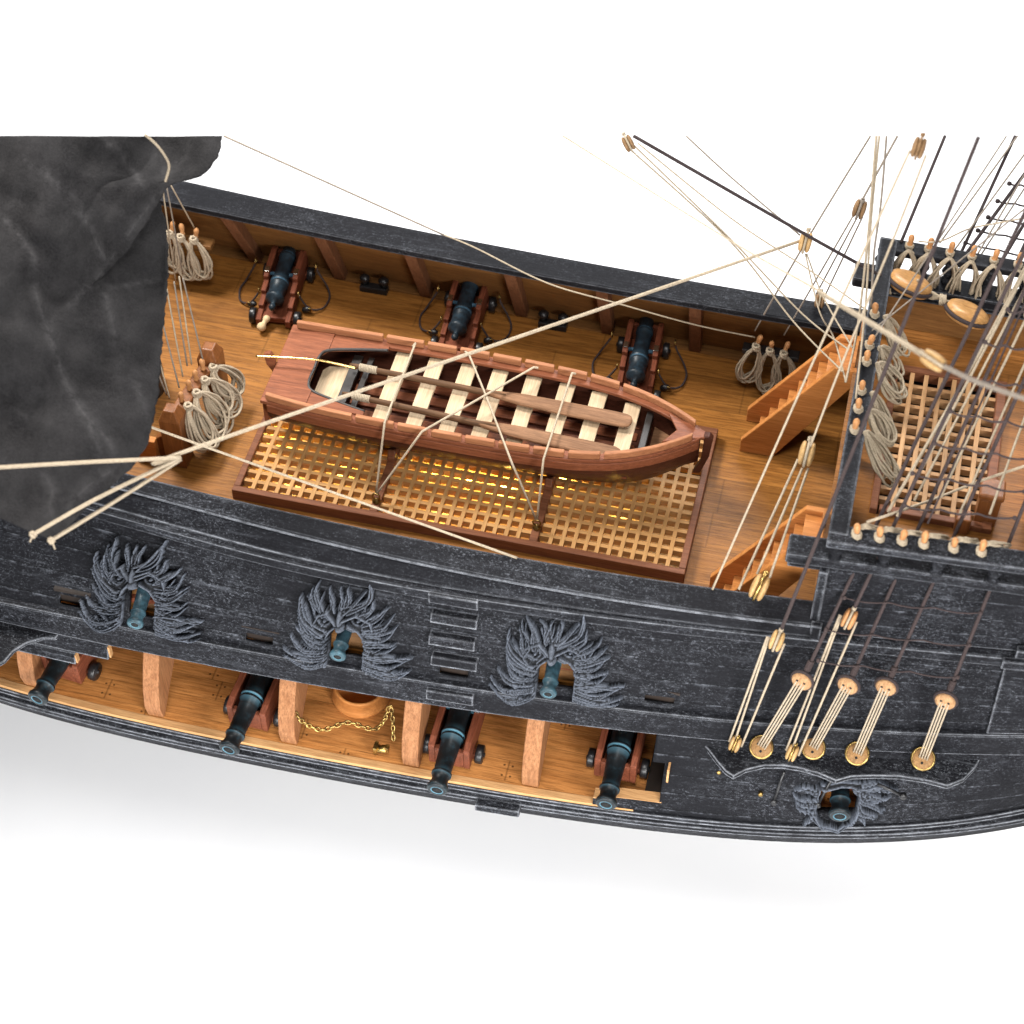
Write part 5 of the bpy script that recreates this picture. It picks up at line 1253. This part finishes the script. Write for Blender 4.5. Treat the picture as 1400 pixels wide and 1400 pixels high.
# hearts (large lens blocks) with lanyard
def heart(px, py, d_, axis, rx, label):
    p = P(px, py, d=d_); T = Matrix.Translation(p) @ frame_to(axis)
    r = thing('heart_block', label, 'heart block', (0, 0, 0), 0, 'large lens shaped heart blocks')
    m_ = MB(); m_.lathe([(rx*.22, .026), (rx*.5, .036), (rx*.75, .032), (rx*.92, .022), (rx*.97, .013), (rx*.97, .009), (rx*.92, .005), (rx*.92, -.005), (rx*.97, -.009), (rx*.97, -.016), (rx*.9, -.026), (rx*.7, -.036), (rx*.3, -.040)], 30, T); m_.build('disc', M['heart'], r)
    m_ = MB(); m_.tube([T @ Vector((rx*.985*cos(a), rx*.985*sin(a), -.001)) for a in [2*pi*i/30 for i in range(30)]], .0105, 6, True); m_.build('strop', M['roped'], r)
    return p, T
hax = (.10, -.05, 1)
dH = (P(1245, 388, z=1.10)-Vector(CAM)).length
h1, T1 = heart(1244, 388, dH, (.25, .35, .9), .115, 'large round wooden heart block at the aft corner of the forecastle rail')
h2, T2 = heart(1322, 429, dH+.0, (.25, .35, .9), .112, 'large round wooden heart block hanging below the coils of the far rail')
m_ = MB()
for k in range(4):
    o1 = Vector((0, 0, .025-.02*k)); m_.tube(cr([h1+Vector((.03, 0, .01))+o1, h1.lerp(h2, .35)+Vector((0, 0, -.02+.012*k)), h1.lerp(h2, .55)+Vector((0, 0, .01)), h2+Vector((-.02, 0, 0))+o1], 6), .0072, 5)
pm = h1.lerp(h2, .52); m_.tube([pm+Vector((.03*k/24, .024*cos(k), .024*sin(k))) for k in range(25)], .006, 5)
tag(m_.build('lanyard', M['rope2']), 'grey lanyard turns lashed between the two large heart blocks', 'lanyard')

# ------------------------------------------------------------------ stays, sheets and running lines
RL = 'rigging lines'
dS = 9.55
pb0 = P(859, 196, d=9.2)
rope('stay', [P(866, 186, d=9.2), P(1100, 320, d=9.45), P(1206, 378, z=1.14), h1+Vector((-.07, 0, 0))], .0090, 'roped', 'thick dark stay from the top middle down to the aft heart block', 'stay', None)
block(pb0, (pb0-P(872, 222, d=9.2)), .038, 'weathered block cut by the top edge above the middle of the far rail', 'oldbox')
rope('rigging_line', [P(861, 204, d=9.2), P(1000, 332, d=9.5), P(1085, 440, d=9.7), P(1152, 508, z=1.15)], .0046, 'rope2', 'thin grey line from the top middle block, the lower of its two long lines', 'rope', RL)
rope('rigging_line', [P(866, 198, d=9.2), P(1000, 328, d=9.5), P(1098, 430, d=9.7), P(1160, 478, z=1.15)], .0046, 'rope2', 'thin grey line from the top middle block, the upper of its two long lines', 'rope', RL)
rope('rigging_line', [P(872, 196, d=9.2), P(1000, 299, d=9.3), P(1100, 365, d=9.4), P(1186, 425, z=1.17)], .0042, 'rope2', 'thin pale line just under the thick dark stay from the top middle', 'rope', RL)
rope('rigging_line', [P(938, 186, d=9.6), P(1000, 243, d=9.6), P(1094, 322, d=9.55)], .0045, 'ropet', 'thin dark line running down to the block that hangs on the dark stay', 'rope', RL)
bk = P(1101, 331, d=9.5)
block(bk, P(1104, 318, d=9.5)-P(1097, 345, d=9.5), .048, 'pale block hanging on the thick dark stay above the far rail')
# sheet: sail clew to that block
cl1, cl2 = P(45, 731, d=8.22), P(70, 739, d=8.21); jn = P(247, 626, d=8.25)
rope('sheet', [jn, P(290, 604, d=8.3), bk+Vector((-.03, 0, .0))], .0084, 'rope', 'long pale sheet crossing over the boat from the sail to the block on the stay', 'sheet', None)
rope('bridle', [cl1, P(130, 683, d=8.16), jn], .0084, 'rope', 'pale line from the sail corner up to the joint of the sheet, the upper one', 'sheet', 'lines at the sail corner')
rope('bridle', [cl2, P(150, 690, d=8.17), jn+Vector((0, 0, -.01))], .0080, 'rope', 'pale line from the sail corner up to the joint of the sheet, the lower one', 'sheet', 'lines at the sail corner')
rope('bridle', [P(-30, 641, d=8.0), P(120, 632, d=8.12), jn], .0084, 'rope', 'pale line from the left picture edge across the sail to the joint of the sheet', 'sheet', None)
for k, (q, lab) in enumerate(((cl1, 'left'), (cl2, 'right'))):
    m_ = MB(); m_.tube([q+Vector((.009*cos(i*.9), .007*sin(i*1.1), .012*sin(i*.7))) for i in range(20)], .006, 5); m_.tube([q, q+Vector((-.012+.02*k, -.004, -.028)), q+Vector((-.02+.03*k, -.006, -.045))], .0035, 5); tag(m_.build('knot', M['rope']), f'{lab} one of the two pale knots at the bottom corner of the sail', 'knot', 'knots at the sail corner')
rope('rigging_line', [P(190, 578, d=9.1), P(295, 616, d=9.3), P(707, 763, z=.562)], .0062, 'rope', 'thin pale line from behind the sail across the grating edge to the near rail', 'rope', RL)
rope('rigging_line', [P(306, 186, d=10.3), P(608, 322, d=10.35)], .0052, 'ropet', 'thin dark straight line from the sail down over the white table to the far rail', 'rope', RL)
rope('rigging_line', [P(604, 320, d=10.35), P(650, 339, d=10.35), P(748, 387, d=10.35), P(845, 415, z=.48), P(950, 444, z=.40), P(1032, 461, z=.38)], .0044, 'rope2', 'thin grey slack line along the far bulwark to the pins by the far stair', 'rope', RL)
# falls below the stay block
rope('rigging_line', [P(1103, 347, d=9.5), P(1125, 405, d=9.5), P(1165, 475, z=1.15)], .0042, 'rope2', 'thin grey line from the stay block to the aft forecastle rail, right one', 'rope', RL)
rope('rigging_line', [P(1101, 347, d=9.5), P(1120, 425, d=9.5), P(1140, 462, d=9.6), P(1156, 520, z=1.15)], .0042, 'rope2', 'thin grey line from the stay block to the aft forecastle rail, left one', 'rope', RL)
rope('rigging_line', [P(1190, 186, d=9.9), P(1108, 320, d=9.9), P(1032, 452, z=.42)], .0052, 'ropet', 'thin dark line from the top edge past the stay block to the far pins', 'rope', RL)
b3 = P(1175, 286, d=9.75)
rope('rigging_line', [P(1227, 186, d=9.65), b3+Vector((0, 0, .04))], .0058, 'ropet', 'thin dark line from the top edge down to the small weathered block', 'rope', RL)
block(b3, P(1180, 272, d=9.7)-b3, .050, 'small weathered block in front of the white table, left of the forecastle corner', 'oldbox', 'ropet')
for i, (a, b2, lab) in enumerate((((1167, 294), (1072, 458), 'leftmost'), ((1172, 297), (1116, 402), 'middle'), ((1179, 297), (1128, 404), 'rightmost'))):
    q1 = P(*b2, z=.42) if i == 0 else P(*b2, z=.62)
    rope('tackle_fall', [P(*a, d=9.75), q1], .0046, 'ropet', f'{lab} of three thin lines below the small weathered block', 'rope', 'lines below the weathered block')
block(P(1121, 410, z=.60), P(1124, 396, z=.62)-P(1120, 420, z=.58), .042, 'brown block on the far rail just left of the forecastle', 'oldbox', 'rope2')
# pair of thick lines to the rail
rope('rigging_line', [P(1198, 186, d=9.0), P(1186, 330, d=9.25), P(1172, 450, d=9.45), P(1156, 522, z=1.17)], .0062, 'rope2', 'thick grey line hanging nearly straight to the aft forecastle rail, left of a pair', 'rope', RL)
rope('rigging_line', [P(1202, 186, d=9.05), P(1191, 300, d=9.2), P(1183, 420, d=9.4), P(1170, 545, z=1.17)], .0056, 'rope2', 'grey line hanging nearly straight to the aft forecastle rail, middle of the trio', 'rope', RL)
rope('rigging_line', [P(1212, 186, d=9.1), P(1204, 280, d=9.2), P(1195, 345, d=9.3), P(1191, 420, z=1.17)], .0056, 'ropet', 'brown line hanging nearly straight to the far end of the aft forecastle rail', 'rope', RL)
# tackle from the top block to the block over the stair
b4 = P(1256, 202, d=8.2)
block(b4, P(1262, 186, d=8.2)-P(1253, 214, d=8.2), .043, 'blurred block near the top edge above the forecastle corner', 'oldbox', 'oldbox')
rope('rigging_line', [P(1244, 206, d=8.2), P(1200, 302, d=8.4), P(1113, 492, d=8.75), P(974, 806, z=.56)], .0058, 'rope', 'long pale line from the blurred top block down to the near rail', 'rope', RL)
b5 = P(1103, 620, d=9.05)
rope('rigging_line', [P(1266, 212, d=8.2), P(1220, 330, d=8.45), P(1150, 500, d=8.8), b5+Vector((.01, 0, .05))], .0056, 'rope', 'pale line from the blurred top block down to the block over the far stair', 'rope', RL)
block(b5, P(1108, 600, d=9.03)-b5, .056, 'pale block hanging over the deck between the two stairs')
b6 = P(1038, 803, z=.66)
block(b6, P(1048, 785, z=.7)-P(1034, 815, z=.6), .058, 'pale block hooked to the near rail beside the near stair', 'box', 'brass')
for i, (o1, o2, lab) in enumerate((((1091, 628), (1010, 806), 'leftmost'), ((1097, 640), (1035, 785), 'middle'), ((1105, 640), (1052, 790), 'rightmost'))):
    q1 = P(*o2, z=.56) if i == 0 else P(*o2, z=.68)
    rope('tackle_fall', [P(*o1, d=9.05), q1], .0062, 'rope', f'{lab} of three pale lines between the hanging block and the near rail', 'rope', 'lines below the hanging block')
# foreground line with end block
d0 = 7.6
rope('rigging_line', [P(770, 187, d=8.6), P(1000, 330, d=8.0), P(1120, 398, d=7.7), P(1268, 489, d=7.45)], [.0055]*8+[.006]*8+[.0085]*9, 'rope', 'blurred pale foreground line slanting from the top middle down to the foreground block', 'rope', RL) if False else None
m_ = MB(); q = [P(770, 186, d=8.6), P(1000, 330, d=8.0), P(1120, 398, d=7.75), P(1262, 484, d=7.45)]; c_ = cr(q, 8); m_.tube(c_, [.0040+.0040*(k/(len(c_)-1))**2 for k in range(len(c_))], 6)
m_.tube([p_+Vector((0, 0, -.012)) for p_ in c_[16:]], .005, 6)
tag(m_.build('rigging_line', M['rope']), 'blurred pale line slanting down from the top to the foreground block', 'rope', RL)
b7 = P(1276, 493, d=7.42)
block(b7, P(1262, 484, d=7.45)-P(1290, 502, d=7.4), .048, 'blurred foreground block over the forecastle grating', 'box', 'rope')
rope('rigging_line', [P(1286, 499, d=7.4), P(1340, 524, d=7.3), P(1430, 555, d=7.2)], .010, 'ropet', 'blurred grey foreground line leaving the foreground block to the right', 'rope', RL)
# lines to the near forecastle pins
for i, (a, m2, b2, r, lab) in enumerate((((1420, 330), (1347, 468), (1214, 700), .0075, 'leftmost'), ((1424, 350), (1320, 550), (1250, 684), .006, 'second'), ((1420, 400), (1333, 580), (1286, 680), .006, 'third'), ((1425, 445), (1363, 583), (1312, 703), .006, 'fourth'), ((1430, 495), (1396, 584), (1353, 703), .006, 'fifth'))):
    rope('rigging_line', [P(*a, d=8.75), P(*m2, d=9.05), P(b2[0], b2[1], z=RZ+.02)], r, 'rope2', f'{lab} from the left of the pale lines slanting to the near forecastle pins', 'rope', 'lines to the near forecastle pins')
for i, (a, b2, r, mt_, lab) in enumerate((((1430, 318), (1226, 706), .006, 'rope2', 'pale line close beside the second near shroud, ending at the second near pin'), ((1430, 262), (1192, 452), .0042, 'ropet', 'thin dark line from the right edge to the aft forecastle rail beside its far pins'), ((1376, 186), (1190, 470), .0040, 'ropet', 'thin dark line from the top right across the coils to the aft forecastle rail'), ((1430, 350), (1268, 716), .0046, 'ropeb', 'thin dark line between the pale lines over the forecastle grating'))):
    rope('rigging_line', [P(*a, d=8.7 if b2[1] > 600 else 9.4), P(*b2, z=RZ+.03)], r, mt_, lab, 'rope', 'lines over the forecastle')
rope('rigging_line', [P(1185, 714, z=RZ+.03), P(1215, 704, z=RZ+.05), P(1278, 682, d=9.1), P(1345, 656, d=9.0), P(1430, 628, d=8.9)], .0066, 'rope', 'pale slack line from the corner pins of the near rail to the right edge', 'rope', RL)
# lines beside the sail
for i, (a, b2, z_) in enumerate((((215, 275), (228, 312), .3), ((222, 255), (240, 385), .2), ((228, 256), (250, 375), .2), ((233, 252), (266, 312), .45), ((238, 385), (256, 500), .38), ((245, 378), (262, 498), .38), ((250, 380), (278, 495), .38), ((228, 395), (250, 515), .38), ((222, 440), (245, 530), .38), ((214, 480), (232, 545), .36), ((212, 500), (228, 540), .36))):
    rope('rigging_line', [P(*a, d=9.95 if i > 3 else 9.9), P(*b2, z=z_)], .0044, 'rope2' if i % 2 else 'ropet', f'{(ORD+["tenth","eleventh"])[i]} thin line beside the sail edge, counted down from its top', 'rope', 'thin lines beside the sail')
rope('clew_line', [P(198, 184, d=8.7), P(214, 198, d=8.72), P(226, 214, d=8.75), P(231, 228, d=8.8), P(226, 248, d=8.85)], .0062, 'rope2', 'short pale line lying on the sail fold at the top', 'rope', None)

# ------------------------------------------------------------------ gun deck chain, tub, cleats
def chain(path, label):
    c_ = cr(path, 14); L = [0]
    for a, b2 in zip(c_[:-1], c_[1:]): L.append(L[-1]+(b2-a).length)
    step = .026; n_ = int(L[-1]/step); m_ = MB()
    for k in range(n_):
        s_ = k*step; i = max(j for j in range(len(L)) if L[j] <= s_); i = min(i, len(c_)-2)
        t_ = (s_-L[i])/max(1e-6, L[i+1]-L[i]); p = c_[i].lerp(c_[i+1], t_); d = (c_[i+1]-c_[i]).normalized()
        R = frame_to(d).to_3x3(); roll = Matrix.Rotation(pi/2*(k % 2)+.4, 3, 'Z')
        m_.tube([p+R @ (roll @ Vector((.0095*cos(a), 0, .018*sin(a)))) for a in [2*pi*j/12 for j in range(12)]], .0046, 5, True)
    return tag(m_.build('chain', M['brass']), label, 'chain')
def gp(px, py, z): return P(px, py, z=z)
chain([gp(399, 966, -.33), gp(412, 985, -.42), gp(440, 998, -.50), gp(475, 988, -.48), gp(510, 997, -.50), gp(525, 985, -.42), gp(533, 966, -.32), gp(537, 985, -.40), gp(538, 1020, -.52)], 'brass chain slung between two hull frames on the open gun deck')
q = gp(522, 1024, -.55); m_ = MB(); m_.lathe([(.016, -.03), (.022, -.02), (.022, .02), (.016, .03)], 10, Matrix.Translation(q) @ Matrix.Rotation(1.3, 4, 'Y')); m_.box(q+Vector((-.03, 0, .0)), (.02, .05, .05)); m_.box(q+Vector((.028, 0, .015)), (.02, .03, .035))
tag(m_.build('shackle', M['brass'], None, bevel=.003), 'brass shackle lying on the gun deck at the end of the chain', 'shackle')
q = gp(483, 982, -.6); m_ = MB(); cx_, cy_ = q.x, q.y+.15
m_.lathe([(.15, 0), (.152, .02), (.145, .03), (.135, .085), (.138, .10), (.125, .105), (.118, .09), (.118, .02)], 30, Matrix.Translation((cx_, cy_, -.6)))
tag(m_.build('wooden_tub', M['stair']), 'round brown wooden tub on the gun deck behind the brass chain', 'tub')
for i, (px, py) in enumerate(((518, 379), (762, 425))):
    q = P(px, py, z=.02); y = FD(q.x)-.04
    r = thing('deck_cleat', ('black metal cleat on the deck between the left and middle far cannons', 'black metal cleat on the deck between the middle and right far cannons')[i], 'cleat', (q.x, y, 0), 0, 'black cleats at the far bulwark')
    m_ = MB(); m_.box((0, 0, .022), (.16, .05, .04)); m_.build('base', M['iron'], r, bevel=.006)
    for sx in (-1, 1):
        m_ = MB(); m_.lathe([(.022, .042), (.020, .06), (.028, .072), (.030, .085), (.020, .098), (.004, .102)], 12, Matrix.Translation((sx*.055, .01, 0))); m_.build('knob', M['iron'], r)
# bitts at the right of the forecastle grating
r = thing('bitt', 'red brown wooden bitt standing at the near right corner of the forecastle grating', 'bitt')
q = P(1345, 715, z=FZ); m_ = MB(); m_.box((q.x, q.y+.03, FZ+.09), (.10, .10, .18)); m_.build('post', M['bitt'], r, bevel=.01)
m_ = MB(); m_.box((q.x, q.y+.03, FZ+.20), (.115, .115, .035)); m_.build('cap', M['bitt'], r, bevel=.01)
m_ = MB(); m_.box((q.x-.10, q.y-.06, FZ+.05), (.07, .07, .1)); m_.build('foot', M['bitt'], r, bevel=.008)
m_ = MB(); q = P(1398, 640, z=FZ); m_.box((q.x+.06, q.y-.1, FZ+.06), (.06, .5, .12)); tag(m_.build('wooden_coaming', M['stair'], None, bevel=.006), 'pale wooden coaming at the right picture edge on the forecastle deck', 'coaming')
